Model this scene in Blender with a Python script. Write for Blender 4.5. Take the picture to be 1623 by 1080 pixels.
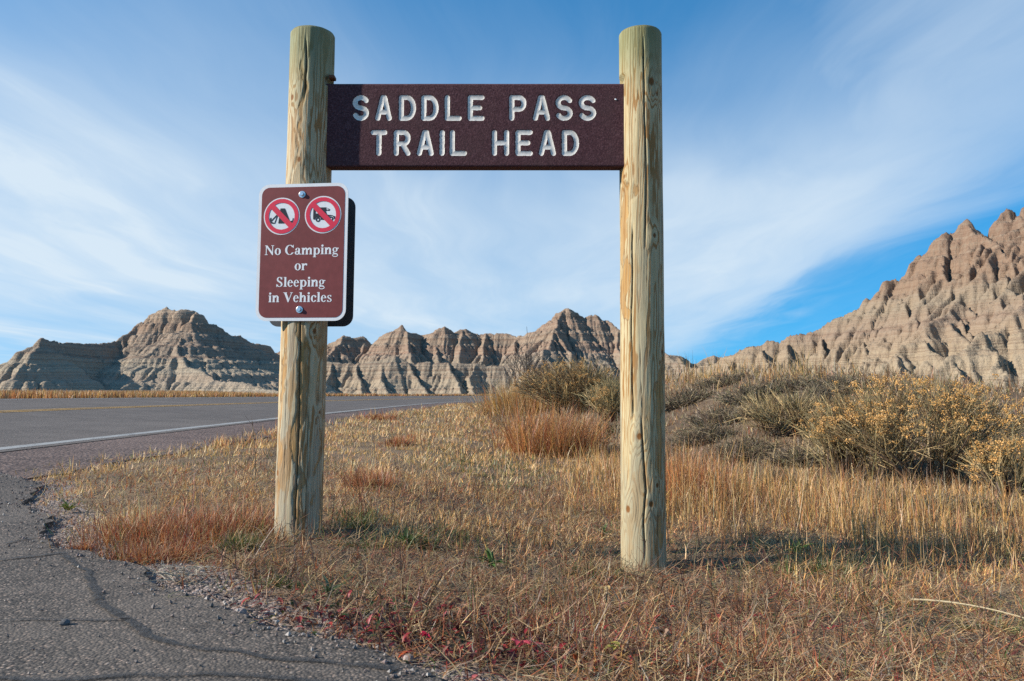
import bpy, bmesh, math, random
import numpy as np
from mathutils import Vector

for o in list(bpy.data.objects):
    bpy.data.objects.remove(o)
SC = bpy.context.scene
COL = SC.collection
R = math.radians
rng = np.random.default_rng(7)
random.seed(7)

# ------------------------------------------------------------------ camera
HC = 0.468                      # camera height (crouching photographer)
FPX = 1200.0                    # focal length in photograph pixels (1623 wide)
PITCH = math.atan(82.0 / FPX)
cam_d = bpy.data.cameras.new('camera')
cam_d.sensor_width = 36.0
cam_d.lens = FPX / 1623.0 * 36.0
cam_d.clip_start = 0.02
cam_d.clip_end = 9000.0
cam_d.dof.use_dof = True
cam_d.dof.focus_distance = 2.7
cam_d.dof.aperture_fstop = 13.0
cam = bpy.data.objects.new('camera', cam_d)
COL.objects.link(cam)
cam.location = (0, 0, HC)
cam.rotation_euler = (math.pi / 2 + PITCH, 0, 0)
SC.camera = cam

# ------------------------------------------------------------------ light
SUN_EL = R(27.0)
SUN_PHI = 77.3                  # degrees off the view axis, from behind-left
sun_dir = Vector((-math.sin(R(SUN_PHI)) * math.cos(SUN_EL),
                  -math.cos(R(SUN_PHI)) * math.cos(SUN_EL), math.sin(SUN_EL)))
sl = bpy.data.lights.new('sun', 'SUN')
sl.energy = 4.6
sl.angle = R(0.55)
sl.color = (1.0, 0.93, 0.82)
so = bpy.data.objects.new('sun', sl)
COL.objects.link(so)
so.rotation_euler = sun_dir.to_track_quat('Z', 'Y').to_euler()
so.location = (-30, -10, 30)

world = bpy.data.worlds.new('World')
SC.world = world
world.use_nodes = True
WN = world.node_tree
world.cycles.sampling_method = 'MANUAL'
world.cycles.sample_map_resolution = 256
WN.nodes.clear()


class NT:
    """small helper to write node trees"""
    def __init__(self, tree):
        self.t = tree

    def n(self, kind, **kw):
        nd = self.t.nodes.new(kind)
        for k, v in kw.items():
            if k == 'inp':
                for kk, vv in v.items():
                    if hasattr(vv, 'is_output'):
                        self.t.links.new(vv, nd.inputs[kk])
                    else:
                        nd.inputs[kk].default_value = vv
            else:
                setattr(nd, k, v)
        return nd

    def math(self, op, a, b=None, c=None, clamp=False):
        nd = self.n('ShaderNodeMath', operation=op, use_clamp=clamp)
        for i, v in enumerate((a, b, c)):
            if v is None:
                continue
            if hasattr(v, 'is_output'):
                self.t.links.new(v, nd.inputs[i])
            else:
                nd.inputs[i].default_value = v
        return nd.outputs[0]

    def mix(self, fac, a, b, blend='MIX'):
        nd = self.n('ShaderNodeMix', data_type='RGBA', blend_type=blend)
        for i, v in ((0, fac), (6, a), (7, b)):
            if hasattr(v, 'is_output'):
                self.t.links.new(v, nd.inputs[i])
            else:
                nd.inputs[i].default_value = v if i == 0 else (*v[:3], 1.0)
        return nd.outputs[2]

    def ss(self, v, lo, hi, a=0.0, b=1.0):
        nd = self.n('ShaderNodeMapRange', interpolation_type='SMOOTHSTEP')
        self.t.links.new(v, nd.inputs[0])
        for i, x in ((1, lo), (2, hi), (3, a), (4, b)):
            if hasattr(x, 'is_output'):
                self.t.links.new(x, nd.inputs[i])
            else:
                nd.inputs[i].default_value = x
        return nd.outputs[0]

    def noise(self, vec, scale, detail=4.0, rough=0.5, dist=0.0):
        nd = self.n('ShaderNodeTexNoise', inp={'Scale': scale, 'Detail': detail,
                                               'Roughness': rough, 'Distortion': dist})
        if vec is not None:
            self.t.links.new(vec, nd.inputs['Vector'])
        return nd.outputs[0]

    def mapping(self, vec, scale=(1, 1, 1), rot=(0, 0, 0), loc=(0, 0, 0)):
        nd = self.n('ShaderNodeMapping', inp={'Vector': vec, 'Scale': scale,
                                              'Rotation': rot, 'Location': loc})
        return nd.outputs[0]

    def ramp(self, fac, stops, interp='LINEAR'):
        nd = self.n('ShaderNodeValToRGB')
        self.t.links.new(fac, nd.inputs[0])
        cr = nd.color_ramp
        cr.interpolation = interp
        while len(cr.elements) < len(stops):
            cr.elements.new(0.5)
        for e, (p, c) in zip(cr.elements, stops):
            e.position = p
            e.color = (*c[:3], 1.0)
        return nd.outputs[0]

    def bump(self, h, strength=0.3, dist=0.01, normal=None):
        nd = self.n('ShaderNodeBump', inp={'Height': h, 'Strength': strength, 'Distance': dist})
        if normal is not None:
            self.t.links.new(normal, nd.inputs['Normal'])
        return nd.outputs[0]


def lin(r, g, b):
    f = lambda c: (c / 255 / 12.92) if c / 255 <= 0.04045 else ((c / 255 + 0.055) / 1.055) ** 2.4
    return (f(r), f(g), f(b))


# --- sky: Nishita daylight under a veil of thin high cloud
w = NT(WN)
sky = w.n('ShaderNodeTexSky', sky_type='NISHITA', sun_disc=False)
sky.sun_elevation = SUN_EL
sky.sun_rotation = math.atan2(sun_dir.x, sun_dir.y)
sky.altitude = 800
sky.air_density = 1.0
sky.dust_density = 0.25
sky.ozone_density = 2.0
tc = w.n('ShaderNodeTexCoord')
sep = w.n('ShaderNodeSeparateXYZ', inp={0: tc.outputs['Generated']})
dz = w.math('MAXIMUM', sep.outputs[2], 0.0)
den = w.math('ADD', dz, 0.045)
cx = w.math('DIVIDE', sep.outputs[0], den)
cy = w.math('DIVIDE', sep.outputs[1], den)
cp = w.n('ShaderNodeCombineXYZ', inp={0: cx, 1: cy, 2: 0.0}).outputs[0]
warp = w.n('ShaderNodeTexNoise', inp={'Scale': 0.55, 'Detail': 2.0, 'Vector': cp})
cpw = w.n('ShaderNodeMixRGB', inp={'Fac': 0.10, 'Color1': cp, 'Color2': warp.outputs['Color']})
cpw.blend_type = 'ADD'
cpw.inputs['Fac'].default_value = 0.9
streak = w.noise(w.mapping(cpw.outputs[0], (1.15, 0.24, 1), (0, 0, R(14)), (2.3, 0.7, 0)), 1.0, 6.0, 0.56, 0.4)
broad = w.noise(w.mapping(cpw.outputs[0], (0.42, 0.16, 1), (0, 0, R(10)), (5.15, 1.6, 0)), 1.0, 3.0, 0.5)
fine = w.noise(w.mapping(cpw.outputs[0], (4.2, 0.7, 1), (0, 0, R(20))), 1.0, 6.0, 0.6, 0.6)
# the veil thickens away from the zenith and ends at a ragged edge on the right
edge_n = w.math('MULTIPLY_ADD', streak, 1.5, -0.75)
xe = w.math('ADD', w.math('ADD', cx, w.math('MULTIPLY', cy, -0.07)), edge_n)
veil_r = w.ss(xe, 1.15, 1.95, 1.0, 0.0)
veil_y = w.ss(w.math('ADD', w.math('ADD', cy, w.math('MINIMUM', w.math('MAXIMUM', w.math('MULTIPLY', cx, -0.7), -0.3), 0.8)), w.math('MULTIPLY_ADD', broad, 2.4, -1.2)), 1.15, 3.5, 0.0, 1.0)
band = w.math('MULTIPLY', w.ss(xe, 0.35, 1.05, 0.0, 1.0), w.ss(xe, 1.15, 1.95, 1.0, 0.0))
veil = w.math('MAXIMUM', w.math('MULTIPLY', veil_r, veil_y), w.math('MULTIPLY', band, 0.60))
soft = w.ss(w.math('ADD', w.math('MULTIPLY', streak, 0.65), w.math('MULTIPLY', broad, 0.5)), 0.38, 0.72)
cl = w.math('MULTIPLY_ADD', veil, w.math('MULTIPLY', w.math('MULTIPLY_ADD', soft, 0.36, 0.56), w.ss(dz, -0.02, 0.13, 0.45, 1.0)), 0.06)
cl = w.math('ADD', cl, w.math('MULTIPLY', w.ss(streak, 0.52, 0.8), 0.22))
cl = w.math('ADD', cl, w.math('MULTIPLY', w.math('SUBTRACT', fine, 0.5), 0.16), clamp=True)
cl = w.math('MULTIPLY', cl, 0.93)
svec = w.n('ShaderNodeCombineXYZ', inp={0: sep.outputs[0], 1: sep.outputs[1], 2: w.math('ADD', dz, 0.16)}).outputs[0]
WN.links.new(svec, sky.inputs[0])
sk0 = w.mix(1.0, sky.outputs[0], (0.16, 0.16, 0.16), 'MULTIPLY')
sk1 = w.n('ShaderNodeGamma', inp={'Color': sk0, 'Gamma': 0.72}).outputs[0]
hs = w.n('ShaderNodeHueSaturation', inp={'Hue': 0.492, 'Saturation': 1.68, 'Value': 1.0, 'Color': sk1})
skyc = w.mix(1.0, hs.outputs[0], (2.3, 5.0, 5.6), 'MULTIPLY')
cloudc = (3.75, 4.35, 4.85)
mixc = w.mix(cl, skyc, cloudc)
bg = w.n('ShaderNodeBackground', inp={'Color': mixc, 'Strength': 0.12})
wo = w.n('ShaderNodeOutputWorld', inp={'Surface': bg.outputs[0]})

vs = SC.view_settings
vs.view_transform = 'Standard'
vs.look = 'None'
vs.exposure = 0.7
vs.gamma = 1.0
vs.use_curve_mapping = False

SC.cycles.use_denoising = False
SC.cycles.use_adaptive_sampling = False
SC.cycles.max_bounces = 5
SC.cycles.diffuse_bounces = 3
SC.cycles.glossy_bounces = 2
SC.cycles.transmission_bounces = 3
SC.cycles.transparent_max_bounces = 6
SC.cycles.caustics_reflective = False
SC.cycles.caustics_refractive = False

# ------------------------------------------------------------------ helpers
CP, SP = math.cos(PITCH), math.sin(PITCH)


def ray(px, py):
    a = (np.asarray(px, float) - 811.5) / FPX
    v = (540.0 - np.asarray(py, float)) / FPX
    return a, CP - v * SP, SP + v * CP


def at(px, py, y):
    """point seen at photograph pixel (px,py) lying at depth y"""
    a, b, c = ray(px, py)
    t = y / b
    return Vector((float(a * t), float(y), float(HC + c * t)))


def hash2(ix, iy, seed):
    h = (ix.astype(np.int64) * 374761393 + iy.astype(np.int64) * 668265263 + seed * 1442695041) & 0xFFFFFFFF
    h = ((h ^ (h >> 13)) * 1274126177) & 0xFFFFFFFF
    h = h ^ (h >> 16)
    return (h & 0xFFFFFF) / float(0xFFFFFF)


def vnoise(x, y, seed=0):
    x = np.asarray(x, float); y = np.asarray(y, float)
    ix = np.floor(x); iy = np.floor(y)
    fx = x - ix; fy = y - iy
    ux = fx * fx * fx * (fx * (fx * 6 - 15) + 10); uy = fy * fy * fy * (fy * (fy * 6 - 15) + 10)
    a = hash2(ix, iy, seed); b = hash2(ix + 1, iy, seed)
    c = hash2(ix, iy + 1, seed); d = hash2(ix + 1, iy + 1, seed)
    return (a * (1 - ux) + b * ux) * (1 - uy) + (c * (1 - ux) + d * ux) * uy


def fbm(x, y, oct=4, seed=0, gain=0.5):
    s = 0; a = 1; n = 0
    for i in range(oct):
        s = s + a * vnoise(x * 2 ** i + 17.3 * i, y * 2 ** i - 9.1 * i, seed + i); n += a; a *= gain
    return s / n


def sst(x, a, b):
    t = np.clip((np.asarray(x, float) - a) / (b - a), 0, 1)
    return t * t * (3 - 2 * t)


def mesh_np(name, verts, faces, mat=None, parent=None, smooth=False, attrs=None, kind=None):
    """verts (N,3); faces: list of int arrays (M,3) or (M,4)"""
    me = bpy.data.meshes.new(name)
    verts = np.ascontiguousarray(verts, dtype=np.float32)
    fl = [np.asarray(f, dtype=np.int32) for f in faces if len(f)]
    me.vertices.add(len(verts))
    me.vertices.foreach_set('co', verts.ravel())
    loops = np.concatenate([f.ravel() for f in fl])
    tot = np.concatenate([np.full(len(f), f.shape[1], np.int32) for f in fl])
    start = np.concatenate([[0], np.cumsum(tot)[:-1]]).astype(np.int32)
    me.loops.add(len(loops)); me.loops.foreach_set('vertex_index', loops)
    me.polygons.add(len(tot)); me.polygons.foreach_set('loop_start', start)
    try:
        me.polygons.foreach_set('loop_total', tot)
    except Exception:
        pass
    me.polygons.foreach_set('use_smooth', np.full(len(tot), smooth, dtype=bool))
    for k, v in (attrs or {}).items():
        v = np.asarray(v, np.float32)
        if v.ndim == 1:
            me.attributes.new(k, 'FLOAT', 'POINT').data.foreach_set('value', v)
        else:
            v4 = np.ones((len(v), 4), np.float32); v4[:, :3] = v[:, :3]
            me.attributes.new(k, 'FLOAT_COLOR', 'POINT').data.foreach_set('color', v4.ravel())
    me.update(calc_edges=True)
    me.validate()
    o = bpy.data.objects.new(name, me)
    COL.objects.link(o)
    if mat is not None:
        me.materials.append(mat)
    if parent is not None:
        o.parent = parent
    if kind:
        o['kind'] = kind
    return o


def from_bm(name, bm, mat, parent=None, smooth=False):
    me = bpy.data.meshes.new(name)
    bm.normal_update()
    bm.to_mesh(me); bm.free()
    for p in me.polygons:
        p.use_smooth = smooth
    o = bpy.data.objects.new(name, me)
    COL.objects.link(o)
    me.materials.append(mat)
    if parent is not None:
        o.parent = parent
    return o


def tag(o, label, cat, group=None):
    o['label'] = label; o['category'] = cat
    if group:
        o['group'] = group
    return o


def empty(name, loc, label, cat, group=None):
    o = bpy.data.objects.new(name, None)
    COL.objects.link(o)
    o.location = loc
    o.empty_display_size = 0.1
    return tag(o, label, cat, group)


def grid_faces(nu, nv):
    i = np.arange(nu * nv).reshape(nv, nu)
    return np.stack([i[:-1, :-1].ravel(), i[:-1, 1:].ravel(), i[1:, 1:].ravel(), i[1:, :-1].ravel()], 1)


def new_mat(name):
    m = bpy.data.materials.new(name)
    m.use_nodes = True
    m.node_tree.nodes.clear()
    return m, NT(m.node_tree)


def finish(nt, color, rough=0.8, normal=None, metallic=0.0, spec=0.3, coat=None):
    inp = {'Base Color': color if hasattr(color, 'is_output') else (*color[:3], 1.0),
           'Roughness': rough, 'Metallic': metallic, 'Specular IOR Level': spec}
    b = nt.n('ShaderNodeBsdfPrincipled', inp=inp)
    if normal is not None:
        nt.t.links.new(normal, b.inputs['Normal'])
    nt.n('ShaderNodeOutputMaterial', inp={'Surface': b.outputs[0]})
    return b


def objco(nt):
    return nt.n('ShaderNodeTexCoord').outputs['Object']


# ------------------------------------------------------------------ materials
def mat_soil():
    m, t = new_mat('soil')
    co = objco(t)
    gr = t.n('ShaderNodeAttribute', attribute_name='gravelly').outputs['Fac']
    n1 = t.noise(co, 0.9, 4, 0.6); n2 = t.noise(co, 9, 5, 0.7); n3 = t.noise(co, 90, 3, 0.6)
    v = t.n('ShaderNodeTexVoronoi', inp={'Scale': 95.0, 'Vector': co})
    vc = t.n('ShaderNodeSeparateColor', inp={0: v.outputs['Color']})
    c = t.ramp(n1, [(0.3, (0.13, 0.09, 0.062)), (0.5, (0.20, 0.14, 0.09)), (0.7, (0.29, 0.205, 0.125))])
    c = t.mix(t.ss(n2, 0.5, 0.75), c, (0.09, 0.062, 0.045))
    c = t.mix(t.math('MULTIPLY', t.ss(n3, 0.55, 0.75), 0.5), c, (0.40, 0.30, 0.21))
    gc = t.ramp(vc.outputs[0], [(0.0, (0.10, 0.082, 0.072)), (0.4, (0.21, 0.165, 0.14)), (0.8, (0.30, 0.235, 0.205)), (1.0, (0.44, 0.37, 0.33))])
    gm = t.ss(t.math('ADD', gr, t.math('MULTIPLY_ADD', n2, 1.1, -0.55)), 0.3, 0.7)
    c = t.mix(gm, c, gc)
    h = t.math('ADD', n2, t.math('ADD', t.math('MULTIPLY', n3, 0.6), t.math('MULTIPLY', v.outputs['Distance'], -0.5)))
    finish(t, c, 0.95, t.bump(h, 0.8, 0.02), spec=0.1)
    return m


def mat_asphalt(name, dark, light, pink, cell, crack=False, bump=0.6):
    m, t = new_mat(name)
    co = objco(t)
    v = t.n('ShaderNodeTexVoronoi', inp={'Scale': cell, 'Vector': co, 'Randomness': 1.0})
    vcol = t.n('ShaderNodeSeparateColor', inp={0: v.outputs['Color']})
    base = t.ramp(vcol.outputs[0], [(0.0, dark), (0.45, [0.5 * (a + b) for a, b in zip(dark, light)]),
                                    (0.8, light), (0.93, pink), (1.0, [min(1, x * 1.9) for x in light])])
    n1 = t.noise(co, 2.2, 6, 0.65); n2 = t.noise(co, 14, 5, 0.7); n0 = t.noise(co, 0.35, 4, 0.6)
    gap = t.ss(v.outputs['Distance'], 0.32, 0.62)
    c = t.mix(t.math('MULTIPLY', gap, 0.7), base, [x * 0.5 for x in dark])
    c = t.mix(t.math('MULTIPLY', t.ss(n1, 0.40, 0.62), 0.5), c, [x * 0.9 for x in light])
    c = t.mix(t.math('MULTIPLY', t.ss(n2, 0.52, 0.72), 0.45), c, [x * 0.55 for x in dark])
    c = t.mix(t.math('MULTIPLY', t.ss(n0, 0.45, 0.7), 0.35), c, [x * 1.25 for x in light])
    h = t.math('ADD', t.math('SUBTRACT', 1.0, v.outputs['Distance']), t.math('MULTIPLY', n2, 1.2))
    nrm = t.bump(h, bump, 0.6 / cell)
    finish(t, c, 0.85, nrm, spec=0.25)
    return m


def mat_tar():
    m, t = new_mat('crack_tar')
    co = objco(t)
    n2 = t.noise(co, 55, 4, 0.7); n3 = t.noise(co, 8, 4, 0.6)
    c = t.ramp(n2, [(0.3, (0.018, 0.018, 0.02)), (0.6, (0.05, 0.048, 0.046)), (0.75, (0.13, 0.11, 0.10))])
    b = t.n('ShaderNodeBsdfPrincipled', inp={'Base Color': c, 'Roughness': 0.8, 'Normal': t.bump(n2, 0.8, 0.01)})
    tr = t.n('ShaderNodeBsdfTransparent')
    att = t.n('ShaderNodeAttribute', attribute_name='edge')
    f = t.math('ADD', att.outputs['Fac'], t.math('MULTIPLY_ADD', n2, 1.3, -0.75))
    f = t.math('MULTIPLY', t.ss(t.math('ADD', f, t.math('MULTIPLY_ADD', n3, 1.4, -0.7)), 0.2, 1.1), 0.75)
    mx = t.n('ShaderNodeMixShader', inp={0: f, 1: tr.outputs[0], 2: b.outputs[0]})
    t.n('ShaderNodeOutputMaterial', inp={'Surface': mx.outputs[0]})
    return m


def mat_paint(name, col, worn):
    m, t = new_mat(name)
    co = objco(t)
    n = t.noise(co, 30, 5, 0.75); n1 = t.noise(co, 2, 4, 0.6)
    f = t.ss(t.math('ADD', n, t.math('MULTIPLY_ADD', n1, 0.5, -0.25)), 0.5, 0.66)
    c = t.mix(t.math('MULTIPLY', f, worn), col, (0.12, 0.11, 0.105))
    finish(t, c, 0.75, t.bump(n, 0.5, 0.004), spec=0.3)
    return m


def mat_blade(name='dry_blades', trans=0.32):
    m, t = new_mat(name)
    a = t.n('ShaderNodeAttribute', attribute_name='Col')
    d = t.n('ShaderNodeBsdfDiffuse', inp={'Color': a.outputs['Color'], 'Roughness': 0.5})
    tr = t.n('ShaderNodeBsdfTranslucent', inp={'Color': a.outputs['Color']})
    g = t.n('ShaderNodeBsdfGlossy', inp={'Roughness': 0.45, 'Color': (0.8, 0.8, 0.8, 1)})
    mx = t.n('ShaderNodeMixShader', inp={0: trans, 1: d.outputs[0], 2: tr.outputs[0]})
    m2 = t.n('ShaderNodeMixShader', inp={0: 0.03, 1: mx.outputs[0], 2: g.outputs[0]})
    t.n('ShaderNodeOutputMaterial', inp={'Surface': m2.outputs[0]})
    return m


def mat_badland(name, stops, z0, z1, band=0.5, seed=0.0, scale=1.0, tone=(0.9, 0.89, 0.88)):
    """strata of clay and siltstone, coloured by height"""
    m, t = new_mat(name)
    geo = t.n('ShaderNodeNewGeometry')
    pos = geo.outputs['Position']
    sp = t.n('ShaderNodeSeparateXYZ', inp={0: pos})
    n1 = t.noise(pos, 0.02 * scale, 2, 0.5); n2 = t.noise(pos, 0.5 * scale, 4, 0.65)
    zz = t.math('ADD', sp.outputs[2], t.math('MULTIPLY_ADD', n1, 3.0 / scale, -1.5 / scale))
    zf = t.math('ADD', zz, t.math('MULTIPLY_ADD', n2, 0.9 / scale, -0.45 / scale))
    f = t.math('DIVIDE', t.math('SUBTRACT', zf, z0), (z1 - z0))
    c = t.ramp(f, stops)
    # thin beds, level and sharp
    bed = t.n('ShaderNodeCombineXYZ', inp={0: 0.0, 1: seed, 2: zf}).outputs[0]
    b1 = t.noise(bed, 0.50 * scale, 3, 0.8); b2 = t.noise(bed, 1.9 * scale, 2, 0.7)
    c = t.mix(t.math('MULTIPLY', t.ss(b1, 0.53, 0.59), band), c, (0.20, 0.125, 0.09))
    c = t.mix(t.math('MULTIPLY', t.ss(b1, 0.45, 0.39), band * 0.9), c, (0.37, 0.315, 0.24))
    c = t.mix(t.math('MULTIPLY', t.ss(b2, 0.56, 0.62), band * 0.75), c, (0.15, 0.105, 0.082))
    # streaks washed down the slope, crumbly surface
    wash = t.noise(t.mapping(pos, (0.5 * scale, 0.5 * scale, 0.05 * scale)), 2.4, 4, 0.65)
    c = t.mix(t.math('MULTIPLY', t.ss(wash, 0.46, 0.62), 0.38), c, (0.34, 0.275, 0.205))
    n3 = t.noise(pos, 1.3 * scale, 4, 0.75)
    c = t.mix(t.math('MULTIPLY', t.ss(n3, 0.5, 0.7), 0.35), c, (0.13, 0.095, 0.072))
    h = t.math('ADD', t.math('MULTIPLY', b2, 0.9), t.math('ADD', t.math('MULTIPLY', n3, 0.45), t.math('MULTIPLY', wash, 0.8)))
    c = t.mix(1.0, c, tone, 'MULTIPLY')
    finish(t, c, 0.95, t.bump(h, 0.8, 0.7 / scale), spec=0.05)
    return m


def mat_wood(name, tint, greenz, mottle):
    m, t = new_mat(name)
    co = objco(t)
    g = t.n('ShaderNodeAttribute', attribute_name='grain').outputs['Fac']
    kn = t.n('ShaderNodeAttribute', attribute_name='knot').outputs['Fac']
    bk = t.n('ShaderNodeAttribute', attribute_name='bark').outputs['Fac']
    ck = t.n('ShaderNodeAttribute', attribute_name='crack').outputs['Fac']
    hz = t.n('ShaderNodeAttribute', attribute_name='topz').outputs['Fac']
    wr = t.noise(t.mapping(co, (30, 30, 9.0)), 1.0, 4, 0.6)
    fib = t.noise(t.mapping(co, (150, 150, 5)), 1.0, 4, 0.6)
    patch = t.noise(t.mapping(co, (9, 9, 2.2)), 1.0, 5, 0.6)
    gg = t.math('ADD', t.math('MULTIPLY', g, 0.85), t.math('MULTIPLY_ADD', wr, 1.0, -0.5))
    fr = t.math('FRACT', gg)
    tri = t.math('ABSOLUTE', t.math('SUBTRACT', fr, 0.5))
    line = t.math('MULTIPLY', t.ss(tri, 0.24, 0.10), t.ss(patch, 0.34, 0.52, 0.45, 1.0))
    soft = t.ss(fr, 0.3, 1.0)
    c = t.mix(t.math('MULTIPLY', soft, 0.45), (0.53, 0.455, 0.315), (0.47, 0.35, 0.19))
    c = t.mix(t.math('MULTIPLY', t.ss(patch, 0.52, 0.7), 0.5), c, (0.57, 0.50, 0.36))
    c = t.mix(t.math('MULTIPLY', line, 0.9), c, (0.30, 0.145, 0.042))
    c = t.mix(t.math('MULTIPLY', t.ss(fib, 0.5, 0.75), 0.3), c, (0.33, 0.25, 0.13))
    # scuffed grey weathering
    gw = t.noise(t.mapping(co, (12, 12, 1.0), loc=(3, 1, 5)), 1.0, 5, 0.6)
    c = t.mix(t.math('MULTIPLY', t.ss(gw, 0.45, 0.60), 0.65), c, (0.30, 0.29, 0.245))
    mot = t.noise(t.mapping(co, (17, 17, 4.5), loc=(7, 2, 1)), 1.0, 4, 0.62)
    c = t.mix(t.math('MULTIPLY', t.ss(mot, 0.54, 0.60), mottle), c, t.ramp(fib, [(0.35, (0.27, 0.145, 0.06)), (0.65, (0.42, 0.27, 0.13))]))
    # bark-coloured inner layer left by the peeler
    brk = t.ss(t.math('ADD', bk, t.math('MULTIPLY_ADD', wr, 0.8, -0.4)), 0.42, 0.58)
    c = t.mix(t.math('MULTIPLY', brk, 0.7), c, t.ramp(fib, [(0.35, (0.25, 0.115, 0.035)), (0.65, (0.50, 0.29, 0.10))]))
    rim = t.math('MULTIPLY', brk, t.ss(brk, 0.98, 0.6))
    c = t.mix(t.math('MULTIPLY', rim, 0.8), c, (0.12, 0.07, 0.035))
    # copper-green treatment stain near the cut top
    gt = t.ss(t.math('ADD', hz, t.math('MULTIPLY_ADD', gw, 0.12, -0.06)), greenz, 0.02)
    c = t.mix(t.math('MULTIPLY', gt, 0.7), c, (0.16, 0.20, 0.105))
    c = t.mix(t.ss(kn, 0.35, 0.85), c, (0.20, 0.085, 0.025))
    c = t.mix(t.math('MULTIPLY', t.ss(ck, 0.25, 0.8), 0.85), c, (0.055, 0.035, 0.02))
    c = t.mix(1.0, c, tint, 'MULTIPLY')
    h = t.math('ADD', t.math('MULTIPLY', fib, 0.7), t.math('ADD', t.math('MULTIPLY', line, -0.35), wr))
    finish(t, c, 0.75, t.bump(h, 0.55, 0.004), spec=0.25)
    return m


def mat_board():
    m, t = new_mat('brown_board')
    co = objco(t)
    n = t.noise(t.mapping(co, (1, 1, 1)), 210, 4, 0.7); n1 = t.noise(co, 7, 5, 0.6)
    n2 = t.noise(t.mapping(co, (60, 60, 400)), 1.0, 4, 0.6)
    c = t.ramp(n, [(0.35, (0.046, 0.018, 0.022)), (0.55, (0.095, 0.040, 0.045)), (0.72, (0.19, 0.10, 0.105))])
    c = t.mix(t.math('MULTIPLY', t.ss(n1, 0.45, 0.7), 0.45), c, (0.085, 0.046, 0.045))
    c = t.mix(t.math('MULTIPLY', t.ss(n2, 0.56, 0.72), 0.35), c, (0.14, 0.09, 0.088))
    finish(t, c, 0.75, t.bump(n, 0.5, 0.003), spec=0.15)
    return m


def mat_plain(name, col, rough=0.5, nscale=60, var=0.15, spec=0.4, metallic=0.0, bump=0.1):
    m, t = new_mat(name)
    co = objco(t)
    n = t.noise(co, nscale, 5, 0.65); n2 = t.noise(co, nscale * 0.13, 4, 0.6)
    f = t.math('MULTIPLY_ADD', t.math('ADD', n, n2), 0.5, 0.0)
    c = t.mix(t.ss(f, 0.35, 0.65), [x * (1 - var) for x in col], [min(1, x * (1 + var)) for x in col])
    finish(t, c, rough, t.bump(n, bump, 0.002), metallic, spec)
    return m


M_soil = mat_soil()
M_pull = mat_asphalt('pullout_asphalt', (0.052, 0.046, 0.041), (0.175, 0.145, 0.12), (0.36, 0.26, 0.20), 165, bump=0.6)
M_road = mat_asphalt('road_asphalt', (0.11, 0.094, 0.083), (0.17, 0.143, 0.124), (0.23, 0.17, 0.145), 75, bump=0.4)
M_shoulder = mat_asphalt('shoulder_chips', (0.085, 0.058, 0.05), (0.19, 0.132, 0.11), (0.34, 0.25, 0.21), 45, bump=0.7)
M_tar = mat_tar()
M_white_line = mat_paint('white_road_paint', (0.34, 0.33, 0.31), 0.9)
M_yellow_line = mat_paint('yellow_road_paint', (0.46, 0.27, 0.075), 0.65)
M_blade = mat_blade()
M_leaf = mat_blade('weed_leaves', 0.25)
M_wood_a = mat_wood('peeled_pine_left', (0.93, 0.91, 0.85), 0.36, 0.7)
M_wood_b = mat_wood('peeled_pine_right', (0.90, 0.87, 0.74), 0.28, 0.35)
M_board = mat_board()
M_route = mat_plain('routed_letter_paint', (0.70, 0.66, 0.60), 0.75, 90, 0.16, spec=0.15, bump=0.25)
M_signbrown = mat_plain('brown_sheeting', (0.17, 0.042, 0.042), 0.5, 40, 0.12, 0.22)
M_signwhite = mat_plain('white_sheeting', (0.68, 0.70, 0.72), 0.45, 120, 0.05, 0.4)
M_signred = mat_plain('red_sheeting', (0.62, 0.025, 0.06), 0.42, 120, 0.05, 0.4)
M_signblack = mat_plain('black_sheeting', (0.012, 0.014, 0.02), 0.42, 120, 0.1, 0.4)
M_alu_shaded = mat_plain('shaded_back_metal', (0.055, 0.058, 0.065), 0.55, 30, 0.2, 0.4, 0.2)  # bare metal, with the shade behind the post put into its base colour
M_bolt = mat_plain('zinc_bolt', (0.62, 0.66, 0.68), 0.32, 200, 0.15, 0.5, 0.9)
M_rust = mat_plain('rusty_steel', (0.13, 0.05, 0.025), 0.8, 300, 0.4)
M_stone = mat_plain('pebble_stone', (0.30, 0.245, 0.225), 0.9, 60, 0.3, bump=0.6)
M_darkstone = mat_plain('dark_stone', (0.10, 0.098, 0.10), 0.9, 80, 0.3, bump=0.6)
M_twig = mat_plain('bare_twig', (0.27, 0.215, 0.165), 0.9, 90, 0.25)
M_head = mat_blade('seed_heads', 0.3)


# ------------------------------------------------------------------ terrain
def road_x(y):
    """x of the white edge line: straight, then curving right"""
    y = np.asarray(y, float)
    return -4.05 + np.clip(y - 28, 0, None) ** 2 / 300.0


def road_z(x, y):
    lat = np.clip(road_x(y) - np.asarray(x, float), 0.0, 7.7)
    return lat * 0.042 - 0.0035 * np.clip(np.asarray(y, float) - 14, 0, 200) + 0.0


FOOT = np.array([(-1.2, 30.0), (-0.55, 16.0), (0.1, 10.8), (0.75, 8.0), (1.6, 6.1), (3.0, 5.0), (5.5, 4.3), (12.0, 3.4)])


def bank_d(x, y):
    """signed distance beyond the foot line of the bank (positive = up the bank)"""
    x = np.asarray(x, float); y = np.asarray(y, float)
    best = np.full(np.broadcast(x, y).shape, 1e9); sg = np.ones_like(best)
    for (x0, y0), (x1, y1) in zip(FOOT[:-1], FOOT[1:]):
        dx, dy = x1 - x0, y1 - y0
        t = np.clip(((x - x0) * dx + (y - y0) * dy) / (dx * dx + dy * dy), 0, 1)
        d = np.hypot(x - x0 - t * dx, y - y0 - t * dy)
        s = np.sign((dx * (y - y0) - dy * (x - x0)))
        m = d < best
        best = np.where(m, d, best); sg = np.where(m, s, sg)
    return best * sg


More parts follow.
